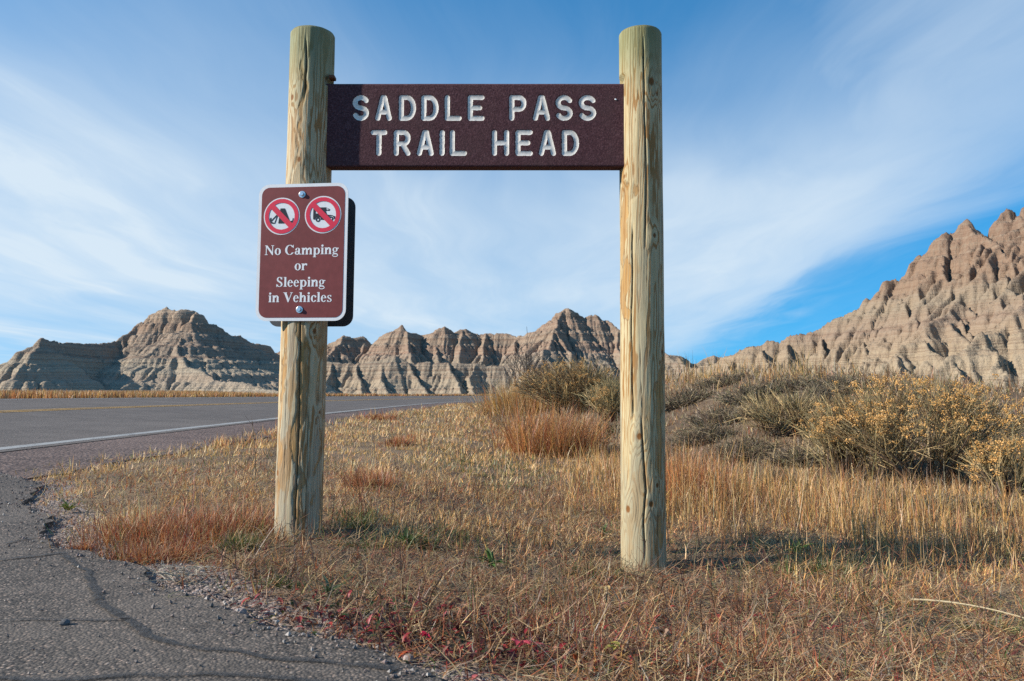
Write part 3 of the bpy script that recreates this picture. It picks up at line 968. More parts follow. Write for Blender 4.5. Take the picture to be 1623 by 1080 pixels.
def make_post(name, base, top, r0, r1, mat, knots, cracks, bark, notch, parent, seed, label=None):
    """peeled round post: grain, knots and checks are carried on a dense surface"""
    nth, nz = 190, 290
    H = (top - base).length
    s = np.linspace(0, 1, nz)
    th = np.linspace(0, 2 * math.pi, nth, endpoint=False)     # 0 = +x, -pi/2 = towards camera
    TH, S = np.meshgrid(th, s)
    Zl = S * H
    rad = r0 + (r1 - r0) * S
    ux, uy = np.cos(TH), np.sin(TH)
    # seamless noise on the cylinder from two planar slices
    def cn(fx, fz, o, sd):
        return 0.5 * (fbm(ux * fx + 3.1, Zl * fz + uy * 1.7 * fx, o, sd) + fbm(uy * fx - 7.7, Zl * fz - ux * 1.7 * fx, o, sd + 50))
    rad = rad * (1 + 0.075 * (cn(0.8, 1.6, 3, seed) - 0.5) + 0.03 * (cn(2.4, 5.0, 3, seed + 4) - 0.5))
    rad = rad + 0.0016 * (cn(9, 3.0, 3, seed + 8) - 0.5)
    grain = 9.0 * cn(1.3, 0.8, 2, seed + 13) + 5.0 * cn(2.6, 2.0, 2, seed + 14) + 1.6 * cn(5, 7, 2, seed + 17) + 0.5 * cn(9, 22, 2, seed + 18)
    knot = np.zeros_like(TH); crack = np.zeros_like(TH); bk = np.zeros_like(TH)
    for a, z, w_, amp in knots:
        da = np.angle(np.exp(1j * (TH - R(a)))) * r0
        d2 = (da / w_) ** 2 + ((Zl - z) / (w_ * 1.35)) ** 2
        grain += amp * np.exp(-d2 * 0.35)
        knot = np.maximum(knot, np.exp(-d2 * 6.0) * 1.2)
        rad = rad + 0.0035 * np.exp(-d2 * 0.7) - 0.003 * np.exp(-d2 * 7)
    for pts_, w_, dep in cracks:
        zc = np.array([p[1] for p in pts_]); ac = np.array([p[0] for p in pts_])
        ca = np.interp(Zl, zc, ac) + 5.0 * (fbm(Zl * 9, Zl * 0 + seed, 3, seed + 30) - 0.5)
        inz = sst(Zl, zc[0] - 0.01, zc[0] + 0.06) * sst(Zl, zc[-1] + 0.01, zc[-1] - 0.06)
        da = np.angle(np.exp(1j * (TH - np.radians(ca)))) * r0
        g = np.exp(-(da / w_) ** 2) * inz
        crack = np.maximum(crack, g); rad = rad - dep * g
    for a, z0, z1, w_, amt in bark:
        ca = a + 55 * (fbm(Zl * 7, Zl * 0 + a, 4, seed + 40, 0.6) - 0.5)
        da = np.angle(np.exp(1j * (TH - np.radians(ca)))) * r0
        g = amt * np.exp(-(da / w_) ** 2) * sst(Zl, z0, z0 + 0.12) * sst(Zl, z1, z1 - 0.12)
        g = g * (0.1 + 1.6 * cn(2.5, 12, 4, seed + 44))
        bk = np.maximum(bk, g)
    rad = rad - 0.0018 * sst(bk, 0.40, 0.5)
    ax = np.outer(s, np.array(top - base))
    PX = ax[:, 0][:, None] + rad * ux; PY = ax[:, 1][:, None] + rad * uy; PZ = ax[:, 2][:, None] + 0 * TH
    if notch:
        sgn, zb, zt, lim = notch
        m = (Zl > zb) & (Zl < zt) & (uy < 0.35)
        off = (PX - ax[:, 0][:, None]) * sgn
        PX = np.where(m & (off > lim), ax[:, 0][:, None] + sgn * lim, PX)
    # cut top: bevel ring, dished end
    ringsX = [PX]; 
    V = np.stack([PX.ravel(), PY.ravel(), PZ.ravel()], 1)
    at_ = {'grain': grain.ravel(), 'knot': knot.ravel(), 'crack': crack.ravel(), 'bark': bk.ravel(), 'topz': (H - Zl).ravel()}
    i = np.arange(nth * nz).reshape(nz, nth); j = np.roll(i, -1, 1)
    F = [np.stack([i[:-1].ravel(), j[:-1].ravel(), j[1:].ravel(), i[1:].ravel()], 1)]
    prev = i[-1]
    ctr = V[prev].mean(0)
    for k, (sc_, dz_) in enumerate(((0.965, 0.005), (0.9, 0.007), (0.5, 0.008), (0.04, 0.008))):
        nv = ctr + (V[i[-1]] - ctr) * sc_ + np.array([0, 0, dz_])
        st = len(V)
        V = np.vstack([V, nv])
        new = np.arange(st, st + nth)
        F.append(np.stack([prev, np.roll(prev, -1), np.roll(new, -1), new], 1))
        for kk in at_:
            ex_ = at_[kk][i[-1]] if kk not in ('grain',) else np.full(nth, 14.0 * sc_)
            at_[kk] = np.concatenate([at_[kk], ex_])
        prev = new
    F.append(prev[None, :][:, :4]); 
    o = mesh_np(name, V, F, mat, parent=parent, smooth=True, attrs=at_)
    o.location = base - parent.location
    return o


PLx0, PLz_top = at(495, 40, D0), None
sign_base = Vector((at(474, 838, D0).x, D0, -0.02))
trail = empty('trailhead_sign', sign_base, 'brown routed trailhead sign board held between two round peeled wood posts', 'sign')
lb = at(473, 838, D0); lt = at(496, 58, D0)
rb = at(1020, 890, D0); rt = at(1014.5, 57, D0)
lb = lb + (lb - lt) * (0.16 / (lb - lt).length)
rb = rb + (rb - rt) * (0.16 / (rb - rt).length)
zb_top = at(750, 132.5, D0 - 0.036).z
zb_bot = at(750, 264.5, D0 - 0.036).z
HL = (lt - lb).length
make_post('post', lb, lt, 0.0785, 0.0755, M_wood_a,
          [(-50, 0.82, 0.020, 2.2), (-128, 1.62, 0.022, 2.0), (-60, 1.28, 0.03, 2.4), (-140, 0.35, 0.022, 1.6), (-30, 0.55, 0.012, 1.2), (-100, 1.40, 0.02, 1.3), (60, 1.0, 0.03, 2)],
          [([(-84, 0.16), (-80, 0.5), (-86, 0.9), (-82, 1.05)], 0.0022, 0.006), ([(-92, 1.60), (-88, 1.72), (-94, 1.84)], 0.0035, 0.006),
           ([(-60, 0.16), (-57, 0.4), (-60, 0.6)], 0.0016, 0.004), ([(-150, 0.95), (-146, 1.06)], 0.006, 0.007), ([(-112, 0.3), (-116, 0.7)], 0.0013, 0.003)],
          [(-74, 0.12, 1.16, 0.020, 1.05), (-135, 0.2, 1.2, 0.02, 0.75), (-90, 1.4, 1.8, 0.011, 0.9), (-120, 1.1, 1.6, 0.016, 0.6), (-35, 0.15, 1.1, 0.012, 0.6), (100, 0.2, 1.7, 0.05, 1.0)],
          (1, zb_top - lb.z - 0.004, zb_top - lb.z + 0.028, 0.056), trail, 100)
make_post('post', rb, rt, 0.0755, 0.0735, M_wood_b,
          [(-108, 0.58, 0.024, 3.4), (-63, 0.42, 0.017, 2.0), (-140, 0.34, 0.026, 3.0), (-52, 1.74, 0.016, 2.2), (-150, 1.46, 0.018, 2.0), (-80, 0.36, 0.022, 2.0), (-40, 0.86, 0.02, 1.8), (-70, 1.78, 0.03, 2.2), (-65, 1.25, 0.018, 1.5), (80, 1.0, 0.03, 2)],
          [([(-96, 0.17), (-98, 0.30), (-93, 0.40), (-98, 0.50), (-104, 0.66)], 0.0026, 0.008), ([(-126, 0.62), (-128, 1.0), (-122, 1.3)], 0.0026, 0.008),
           ([(-88, 1.2), (-86, 1.5), (-91, 1.95)], 0.0022, 0.006), ([(-100, 0.6), (-104, 0.9)], 0.0012, 0.003), ([(-60, 0.2), (-58, 0.5)], 0.0014, 0.003)],
          [(-155, 0.9, 1.6, 0.03, 0.85), (-58, 0.15, 0.9, 0.018, 0.75), (-125, 1.3, 1.5, 0.02, 0.8), (-30, 0.2, 1.0, 0.03, 0.6), (90, 0.2, 1.7, 0.05, 0.9)],
          (-1, zb_top - rb.z - 0.004, zb_top - rb.z + 0.03, 0.058), trail, 200)


# --- strokes of the routed lettering, unit box (x 0..1, y 0..1)
def arc(cx, cy, rx, ry, a0, a1, n=14):
    return [(cx + rx * math.cos(R(a)), cy + ry * math.sin(R(a))) for a in np.linspace(a0, a1, n)]


ROUTE = {
    'S': [arc(0.5, 0.75, 0.5, 0.25, 25, 270) + arc(0.5, 0.25, 0.5, 0.25, 90, -155)],
    'A': [[(0, 0), (0.42, 1), (0.58, 1), (1, 0)], [(0.18, 0.30), (0.82, 0.30)]],
    'D': [[(0, 0), (0, 1), (0.45, 1)] + arc(0.45, 0.5, 0.55, 0.5, 90, -90) + [(0, 0)]],
    'L': [[(0.1, 1), (0.1, 0), (1, 0)]],
    'E': [[(1, 1), (0, 1), (0, 0), (1, 0)], [(0, 0.5), (0.8, 0.5)]],
    'P': [[(0, 0), (0, 1), (0.62, 1)] + arc(0.62, 0.72, 0.38, 0.28, 90, -90) + [(0, 0.44)]],
    'T': [[(0, 1), (1, 1)], [(0.5, 1), (0.5, 0)]],
    'R': [[(0, 0), (0, 1), (0.62, 1)] + arc(0.62, 0.73, 0.38, 0.27, 90, -90) + [(0, 0.46)], [(0.5, 0.46), (1, 0)]],
    'I': [[(0.5, 0), (0.5, 1)]],
    'H': [[(0, 0), (0, 1)], [(1, 0), (1, 1)], [(0, 0.5), (1, 0.5)]],
}
LINES = [(138, 277, [('S', 130, 222), ('A', 253, 345), ('D', 377, 472), ('D', 500, 595), ('L', 617, 717), ('E', 748, 840),
                     ('P', 972, 1065), ('A', 1097, 1190), ('S', 1220, 1313), ('S', 1343, 1437)]),
         (325, 465, [('T', 228, 320), ('R', 352, 445), ('A', 475, 568), ('I', 598, 622), ('L', 645, 747), ('H', 878, 972),
                     ('E', 1003, 1097), ('A', 1127, 1220), ('D', 1252, 1345)])]
YF = D0 - 0.036                               # front plane of the board
zpx = lambda zx, zy: at(520 + zx * 480 / 1623.0, 110 + zy * 480 / 1623.0, YF)
RW = 0.0092                                   # half stroke width
letters = []
for ztop, zbot, row in LINES:
    for ch, xa, xb in row:
        p0 = zpx(xa, zbot); p1 = zpx(xb, ztop)
        ww = (p1.x - p0.x) - 2 * RW; hh = (p1.z - p0.z) - 2 * RW
        segs = []
        jx = random.uniform(-0.0012, 0.0012)
        for st in ROUTE[ch]:
            w_ = [(p0.x + RW + jx + u * ww, p0.z + RW + v * hh) for u, v in st]
            segs += list(zip(w_[:-1], w_[1:]))
        letters.append((ch, segs, (p0.x - 0.004, p1.x + 0.004, p0.z - 0.004, p1.z + 0.004)))


def seg_dist(x, z, segs):
    d = np.full(x.shape, 1e9)
    for (x0, z0), (x1, z1) in segs:
        dx, dz_ = x1 - x0, z1 - z0
        t = np.clip(((x - x0) * dx + (z - z0) * dz_) / (dx * dx + dz_ * dz_ + 1e-12), 0, 1)
        d = np.minimum(d, np.hypot(x - x0 - t * dx, z - z0 - t * dz_))
    return d


bx0, bx1 = at(513, 200, YF).x, at(994, 200, YF).x
nx_, nz_ = 360, 104
bxs = np.linspace(bx0, bx1, nx_); bzs = np.linspace(zb_bot, zb_top, nz_)
BX, BZ = np.meshgrid(bxs, bzs)
DD = np.full(BX.shape, 1e9)
for ch, segs, bb in letters:
    m = (BX > bb[0] - 0.02) & (BX < bb[1] + 0.02) & (BZ > bb[2] - 0.02) & (BZ < bb[3] + 0.02)
    DD[m] = np.minimum(DD[m], seg_dist(BX[m], BZ[m], segs))
groove = 0.0028 * np.sqrt(np.clip(1 - (DD / RW) ** 2, 0, 1))
BY = YF + groove + 0.0016 * (fbm(BX * 7, BZ * 7, 3, 60) - 0.5)
edge = np.minimum(np.minimum(BZ - zb_bot, zb_top - BZ), 0.006) / 0.006
BY = BY + 0.004 * (1 - edge) ** 2
TH_ = 0.044
V = [np.stack([BX.ravel(), BY.ravel(), BZ.ravel()], 1)]
fr = grid_faces(nx_, nz_)
bcor = [(bx0, zb_bot), (bx1, zb_bot), (bx1, zb_top), (bx0, zb_top)]
n0 = nx_ * nz_
# back rim: run the border vertices straight back
bi = np.concatenate([np.arange(nx_), np.arange(1, nz_) * nx_ + nx_ - 1, (nz_ - 1) * nx_ + np.arange(nx_ - 2, -1, -1), np.arange(nz_ - 2, 0, -1) * nx_])
bv = V[0][bi].copy(); bv[:, 1] = YF + TH_
nb = len(bi)
ob = n0 + np.arange(nb)
side = np.stack([bi, ob, np.roll(ob, -1), np.roll(bi, -1)], 1)
V.append(bv)
cb = np.array([[(bx0 + bx1) / 2, YF + TH_, (zb_bot + zb_top) / 2]])
V.append(cb)
back = np.stack([ob, np.full(nb, n0 + nb), np.roll(ob, -1)], 1)
BV = np.vstack(V) - np.array(trail.location)
board = mesh_np('sign_board', BV, [fr, side, back], M_board, parent=trail, smooth=False)
fl = np.zeros(len(board.data.polygons), bool); fl[:len(fr)] = True
board.data.polygons.foreach_set('use_smooth', fl)
for ch, segs, bb in letters:
    cell = 0.0011
    gx = np.arange(bb[0], bb[1], cell); gzv = np.arange(bb[2], bb[3], cell)
    X_, Z_ = np.meshgrid(gx, gzv)
    d = seg_dist(X_, Z_, segs) + 0.0012 * (fbm(X_ * 160, Z_ * 160, 2, 71) - 0.5)
    Y_ = YF + 0.0028 * np.sqrt(np.clip(1 - (d / RW) ** 2, 0, 1)) - 0.0011
    f = grid_faces(len(gx), len(gzv))
    ok = (d < RW * 0.985).ravel()
    f = f[ok[f].all(axis=1)]
    us = np.unique(f); rm = np.full(X_.size, -1); rm[us] = np.arange(len(us))
    mesh_np('letter', np.stack([X_.ravel(), Y_.ravel(), Z_.ravel()], 1)[us] - np.array(trail.location), [rm[f]], M_route, parent=board, smooth=True)


def lathe(name, prof, mat, parent, loc, axis_rot=None, n=24, hexn=None):
    """prof: (r, h) pairs, axis along -y (towards the viewer)"""
    V = []; F = []
    for r_, h in prof:
        for k in range(n):
            a = 2 * math.pi * k / n
            V.append((r_ * math.cos(a), -h, r_ * math.sin(a)))
    for i in range(len(prof) - 1):
        for k in range(n):
            F.append((i * n + k, i * n + (k + 1) % n, (i + 1) * n + (k + 1) % n, (i + 1) * n + k))
    c = len(V); V.append((0, -prof[-1][1], 0))
    T = [((len(prof) - 1) * n + k, (len(prof) - 1) * n + (k + 1) % n, c) for k in range(n)]
    o = mesh_np(name, np.array(V), [np.array(F), np.array(T)], mat, parent=parent, smooth=False)
    o.location = loc
    if axis_rot is not None:
        o.rotation_euler = axis_rot
    return o


p = at(976, 158, YF)
lathe('screw', [(0.0035, -0.002), (0.0035, 0.001), (0.0022, 0.002)], M_bolt, board, Vector((p.x, YF, p.z)) - trail.location, n=10)
p = at(527, 124, D0 - 0.03)
bm = bmesh.new(); bmesh.ops.create_cube(bm, size=1.0)
for v in bm.verts:
    v.co = Vector((v.co.x * 0.02, v.co.y * 0.03, v.co.z * 0.012))
bmesh.ops.bevel(bm, geom=bm.edges[:], offset=0.002, segments=1, affect='EDGES')
br = from_bm('bracket', bm, M_rust, trail)
br.location = p - trail.location

# ------------------------------------------------------------------ small brown regulation sign
SW, SH = 0.312, 0.462
SYAW = R(-7.0)                              # turned towards the road
nrm_ = Vector((math.sin(SYAW), -math.cos(SYAW), 0))
tanu = Vector((math.cos(SYAW), math.sin(SYAW), 0))
sc_px = at(477.5, 399.5, D0)
axis_at = lb + (lt - lb) * ((sc_px.z - lb.z) / (lt.z - lb.z))
scen = at(477.5, 399.5, D0 - 0.083)
reg = empty('regulation_sign', Vector((axis_at.x, axis_at.y, axis_at.z - SH / 2)) , 'small brown metal sign with two prohibition circles bolted to the left post', 'sign', None)
reg.location = scen - Vector((0, 0, SH / 2))
tilt = math.atan2((lt - lb).x, (lt - lb).z)
reg.rotation_euler = (0, tilt * 0.75, SYAW)


def rrect(w_, h_, r_, n=8):
    pts_ = []
    for cx_, cy_, a0 in ((w_ / 2 - r_, h_ / 2 - r_, 0), (-w_ / 2 + r_, h_ / 2 - r_, 90), (-w_ / 2 + r_, -h_ / 2 + r_, 180), (w_ / 2 - r_, -h_ / 2 + r_, 270)):
        for a in np.linspace(a0, a0 + 90, n):
            pts_.append((cx_ + r_ * math.cos(R(a)), cy_ + r_ * math.sin(R(a))))
    return pts_


def plate(name, pts_, y_front, thick, mat, parent, zc):
    bm = bmesh.new()
    vs_ = [bm.verts.new((x, y_front, z + zc)) for x, z in pts_]
    f = bm.faces.new(vs_)
    ex = bmesh.ops.extrude_face_region(bm, geom=[f])
    for g in ex['geom']:
        if isinstance(g, bmesh.types.BMVert):
            g.co.y += thick
    bmesh.ops.recalc_face_normals(bm, faces=bm.faces[:])
    return from_bm(name, bm, mat, parent)


ZC = SH / 2
rim = plate('white_border', rrect(SW, SH, 0.037), 0.0, 0.0022, M_signwhite, reg, ZC)
face = plate('brown_panel', rrect(SW - 0.022, SH - 0.022, 0.028), -0.0007, 0.0006, M_signbrown, reg, ZC)


# zoomed photograph coordinates -> sign plane (u right, v up, metres from centre)
def sp(zx, zy):
    v = (zy - 70.0) / 924.0
    xl = 75 - 23 * v; xr = 668 - 13 * v
    return ((zx - xl) / (xr - xl) - 0.5) * SW, (0.5 - v) * SH


def mask_mesh(name, fn, box, cell, y, mat, parent):
    x0, x1, z0, z1 = box
    gx = np.arange(x0, x1 + cell, cell); gzv = np.arange(z0, z1 + cell, cell)
    X_, Z_ = np.meshgrid(gx, gzv)
    cxm = X_[:-1, :-1] + cell / 2; czm = Z_[:-1, :-1] + cell / 2
    ok = fn(cxm, czm).ravel()
    f = grid_faces(len(gx), len(gzv))[ok]
    us = np.unique(f); rm = np.full(X_.size, -1); rm[us] = np.arange(len(us))
    V_ = np.stack([X_.ravel(), np.full(X_.size, y), Z_.ravel() + ZC], 1)[us]
    return mesh_np(name, V_, [rm[f]], mat, parent=parent)


# serif bold lettering, em units
def ring(cx_, cy_, rx, ry, ix, iy):
    return lambda x, y: (((x - cx_) / rx) ** 2 + ((y - cy_) / ry) ** 2 <= 1) & (((x - cx_) / ix) ** 2 + ((y - cy_) / iy) ** 2 >= 1)


def box(x0, y0, x1, y1):
    return lambda x, y: (x >= x0) & (x <= x1) & (y >= y0) & (y <= y1)


def polyg(*P):
    return lambda x, y: in_poly(x, y, P)


def U(*fs):
    return lambda x, y: np.any([f(x, y) for f in fs], axis=0)


def I_(*fs):
    return lambda x, y: np.all([f(x, y) for f in fs], axis=0)


def dot(cx_, cy_, r_):
    return lambda x, y: (x - cx_) ** 2 + (y - cy_) ** 2 <= r_ * r_


def arch(x0, x1):            # n-like shoulder from stem at x0 to stem ending at x1
    return U(box(x1 - 0.135, 0.0, x1, 0.33), I_(ring((x0 + x1) / 2, 0.31, (x1 - x0) / 2, 0.165, (x1 - x0) / 2 - 0.13, 0.09), box(x0, 0.31, x1, 0.5)), box(x1 - 0.175, 0, x1 + 0.04, 0.035))


def stem(x0, top, foot=True):
    fs = [box(x0, 0, x0 + 0.135, top), box(x0 - 0.05, top - 0.04, x0 + 0.05, top)]
    if foot:
        fs.append(box(x0 - 0.045, 0, x0 + 0.18, 0.035))
    return U(*fs)


GL = {
    'N': (0.722, U(box(0.10, 0, 0.155, 0.67), polyg((0.02, 0.676), (0.2, 0.676), (0.62, 0.13), (0.62, -0.02), (0.57, -0.02), (0.10, 0.60)), box(0.565, 0.0, 0.62, 0.67), box(0.02, 0, 0.24, 0.035), box(0.48, 0.641, 0.70, 0.676), box(0.02, 0.641, 0.18, 0.676))),
    'o': (0.5, ring(0.25, 0.23, 0.225, 0.245, 0.088, 0.205)),
    'C': (0.722, U(I_(ring(0.38, 0.335, 0.345, 0.355, 0.185, 0.315), lambda x, y: ~((x > 0.5) & (np.abs(y - 0.335) < 0.19))), box(0.61, 0.47, 0.66, 0.69))),
    'a': (0.5, U(ring(0.20, 0.125, 0.175, 0.14, 0.055, 0.095), box(0.27, 0.06, 0.40, 0.36), I_(ring(0.235, 0.34, 0.165, 0.135, 0.055, 0.10), box(0.05, 0.33, 0.4, 0.5)), dot(0.12, 0.35, 0.06), I_(ring(0.42, 0.075, 0.09, 0.085, 0.03, 0.05), box(0.33, -0.02, 0.49, 0.075)))),
    'm': (0.833, U(stem(0.06, 0.46), arch(0.15, 0.47), arch(0.44, 0.765))),
    'n': (0.556, U(stem(0.06, 0.46), arch(0.15, 0.485))),
    'h': (0.556, U(stem(0.06, 0.676), arch(0.15, 0.485))),
    'p': (0.556, U(box(0.07, -0.2, 0.205, 0.46), box(0.02, -0.205, 0.26, -0.17), box(0.02, 0.42, 0.15, 0.46), I_(ring(0.30, 0.225, 0.225, 0.245, 0.085, 0.195), box(0.15, -0.1, 0.6, 0.5)))),
    'i': (0.278, U(stem(0.07, 0.46), dot(0.14, 0.6, 0.08))),
    'l': (0.278, stem(0.07, 0.676)),
    'g': (0.5, U(ring(0.22, 0.305, 0.185, 0.165, 0.07, 0.13), ring(0.235, -0.085, 0.21, 0.12, 0.15, 0.065), box(0.33, 0.38, 0.48, 0.44), polyg((0.06, 0.12), (0.16, 0.16), (0.17, 0.08), (0.36, 0.05), (0.42, -0.02), (0.15, -0.0), (0.05, 0.05)))),
    'r': (0.444, U(stem(0.06, 0.46), I_(ring(0.32, 0.29, 0.17, 0.18, 0.09, 0.09), box(0.15, 0.3, 0.42, 0.5)), dot(0.37, 0.395, 0.07))),
    'S': (0.556, U(I_(ring(0.27, 0.51, 0.205, 0.18, 0.085, 0.14), lambda x, y: ~((x > 0.27) & (y < 0.52))), I_(ring(0.27, 0.165, 0.225, 0.18, 0.105, 0.14), lambda x, y: ~((x < 0.27) & (y > 0.15))), polyg((0.08, 0.46), (0.13, 0.37), (0.40, 0.20), (0.48, 0.22), (0.44, 0.30), (0.18, 0.47)), box(0.42, 0.50, 0.46, 0.69), box(0.04, -0.015, 0.08, 0.19))),
    'e': (0.444, U(I_(ring(0.225, 0.23, 0.20, 0.245, 0.075, 0.205), lambda x, y: ~((x > 0.2) & (y > 0.10) & (y < 0.25))), box(0.08, 0.245, 0.40, 0.29))),
    'V': (0.722, U(polyg((0.06, 0.676), (0.23, 0.676), (0.42, 0.22), (0.40, -0.02), (0.35, -0.02)), polyg((0.35, -0.02), (0.40, -0.02), (0.66, 0.676), (0.60, 0.676)), box(0.01, 0.641, 0.29, 0.676), box(0.51, 0.641, 0.71, 0.676))),
    'c': (0.444, U(I_(ring(0.235, 0.23, 0.21, 0.245, 0.075, 0.205), lambda x, y: ~((x > 0.25) & (y > 0.12) & (y < 0.33))), dot(0.355, 0.365, 0.065))),
    's': (0.389, U(I_(ring(0.19, 0.35, 0.15, 0.125, 0.06, 0.09), lambda x, y: ~((x > 0.19) & (y < 0.36))), I_(ring(0.19, 0.115, 0.165, 0.13, 0.07, 0.095), lambda x, y: ~((x < 0.19) & (y > 0.11))), polyg((0.06, 0.30), (0.10, 0.24), (0.26, 0.15), (0.34, 0.17), (0.30, 0.22), (0.13, 0.33)), box(0.29, 0.35, 0.32, 0.473), box(0.03, -0.01, 0.06, 0.13))),
}
for text, zxc, zbase in (('No Camping', 361, 550), ('or', 357, 655), ('Sleeping', 356, 765), ('in Vehicles', 353, 868)):
    em = 91.4 / 598.0 * SW
    tw = sum(GL[c][0] if c != ' ' else 0.25 for c in text) * em
    u0, v0 = sp(zxc, zbase)
    u = u0 - tw / 2
    for c in text:
        if c == ' ':
            u += 0.25 * em; continue
        adv, fn = GL[c]
        mask_mesh('letter', (lambda uu, fn_: (lambda x, z: fn_((x - uu) / em, (z - v0) / em)))(u, fn),
                  (u - 0.03 * em, u + (adv + 0.03) * em, v0 - 0.23 * em, v0 + 0.72 * em), 0.0006, -0.0012, M_signwhite, face)
        u += adv * em

KS = SW / 598.0        # metres per zoomed pixel
for which, zx, zy in (('tent', 228, 289), ('motorhome', 502, 284)):
    cu, cv = sp(zx, zy)
    def disc(rr_, y, name, mat, par):
        pts_ = [(cu + rr_ * math.cos(a), cv + rr_ * math.sin(a)) for a in np.linspace(0, 2 * math.pi, 48, endpoint=False)]
        return plate(name, pts_, y, 0.0003, mat, par, ZC)
    sym = disc(121 * KS, -0.0012, 'prohibition_circle', M_signwhite, face)
    L = lambda zx_, zy_: ((zx_ - zx) * KS + cu, -(zy_ - zy) * KS + cv)
    if which == 'tent':
        fn = U(polyg(L(206, 336), L(218, 238), L(248, 238), L(284, 322), L(300, 318), L(302, 302), L(308, 302), L(304, 330), L(282, 336)),
               polyg(L(150, 300), L(158, 296), L(160, 322), L(176, 330), L(178, 338), L(160, 336), L(148, 320)),
               polyg(L(156, 316), L(210, 262), L(213, 268), L(162, 322)), polyg(L(178, 336), L(203, 268), L(208, 270), L(184, 338)))
    else:
        wh = lambda c_, r_: dot(*L(*c_), r_ * KS)
        bodyf = U(polyg(L(437, 237), L(520, 237), L(548, 250), L(545, 260), L(520, 262), L(530, 285), L(560, 288), L(582, 296), L(582, 312), L(560, 322), L(437, 314)))
        hole = U(polyg(L(452, 249), L(492, 249), L(500, 276), L(452, 276)), polyg(L(524, 258), L(548, 262), L(562, 284), L(534, 282)), wh((470, 316), 19), wh((556, 312), 19), polyg(L(520, 240), L(544, 250), L(526, 254)))
        fn = U(lambda x, z: bodyf(x, z) & ~hole(x, z), lambda x, z: wh((470, 316), 15)(x, z) & ~wh((470, 316), 7)(x, z), lambda x, z: wh((556, 312), 15)(x, z) & ~wh((556, 312), 7)(x, z), polyg(L(437, 296), L(500, 296), L(500, 302), L(437, 302)))
    rin = 86 * KS
    fn2 = (lambda f_, a_, b_: (lambda x, z: f_(x, z) & ((x - a_) ** 2 + (z - b_) ** 2 < rin * rin)))(fn, cu, cv)
    mask_mesh(which + '_pictogram', fn2, (cu - rin, cu + rin, cv - rin, cv + rin), 0.0007, -0.0019, M_signblack, sym)
    ro, ri2 = 113 * KS, 87 * KS
    def redf(x, z, a_=cu, b_=cv):
        dx, dz_ = x - a_, z - b_
        r2 = np.hypot(dx, dz_)
        return (r2 < ro) & ((r2 > ri2) | (np.abs((dx + dz_) / math.sqrt(2) + 0.0) < 17 * KS))
    mask_mesh('red_ring_and_slash', redf, (cu - ro, cu + ro, cv - ro, cv + ro), 0.0007, -0.0023, M_signred, sym)
for zx, zy in ((364, 144), (351, 919)):
    u, v = sp(zx, zy)
    wsh = lathe('bolt', [(0.0118, -0.0004), (0.0118, 0.0012), (0.0108, 0.0018)], M_bolt, reg, (u, -0.0012, v + ZC), n=28)
    hd = lathe('bolt_head', [(0.0068, 0.0), (0.0068, 0.0045), (0.0058, 0.0055)], M_bolt, wsh, (0, -0.0015, 0), n=6)

# second sign on the far side of the same post, seen from behind
bk_ = empty('reverse_sign', reg.location + Vector((0, 0, 0)), 'bare back of a metal sign, coloured dark as in shade, bolted behind the left post', 'sign')
off = -nrm_ * 0.170
bk_.location = reg.location + off + Vector((0.0, 0, -0.004)) + tanu * -0.033
bk_.rotation_euler = (0, tilt * 0.75, SYAW)
plate('back_plate', rrect(SW, SH, 0.037), 0.0, 0.0022, M_alu_shaded, bk_, ZC)
for v in (0.19, -0.19):
    nb_ = lathe('nut', [(0.009, -0.0005), (0.009, 0.005), (0.007, 0.006)], M_bolt, bk_, (0, 0, v + ZC), n=6)

# ------------------------------------------------------------------ vegetation
PAL = np.array([
    (0.53, 0.335, 0.135),   # 0 straw
    (0.66, 0.48, 0.25),    # 1 pale straw
    (0.47, 0.265, 0.145),    # 2 pinkish tan
    (0.36, 0.105, 0.045),    # 3 rust red
    (0.53, 0.235, 0.085),   # 4 orange
    (0.20, 0.105, 0.055),    # 5 brown
    (0.38, 0.31, 0.225),     # 6 grey
    (0.085, 0.135, 0.035),  # 7 green
    (0.20, 0.20, 0.075),    # 8 olive
    (0.26, 0.045, 0.04),    # 9 dark red
    (0.60, 0.35, 0.11),     # 10 golden
])


def pick(weights, g):
    wts = np.clip(np.asarray(weights, float), 0, None)
    cum = np.cumsum(wts, 1); cum /= cum[:, -1:]
    u = g.random(len(wts))[:, None]
    k = np.minimum((u > cum).sum(1), wts.shape[1] - 1)
    c = PAL[k]
    v = g.normal(1.0, 0.17, (len(k), 1))
    t_ = g.normal(0, 0.045, (len(k), 3))
    return np.clip(c * np.clip(v, 0.5, 1.6) * (1 + t_), 0.005, 0.95)


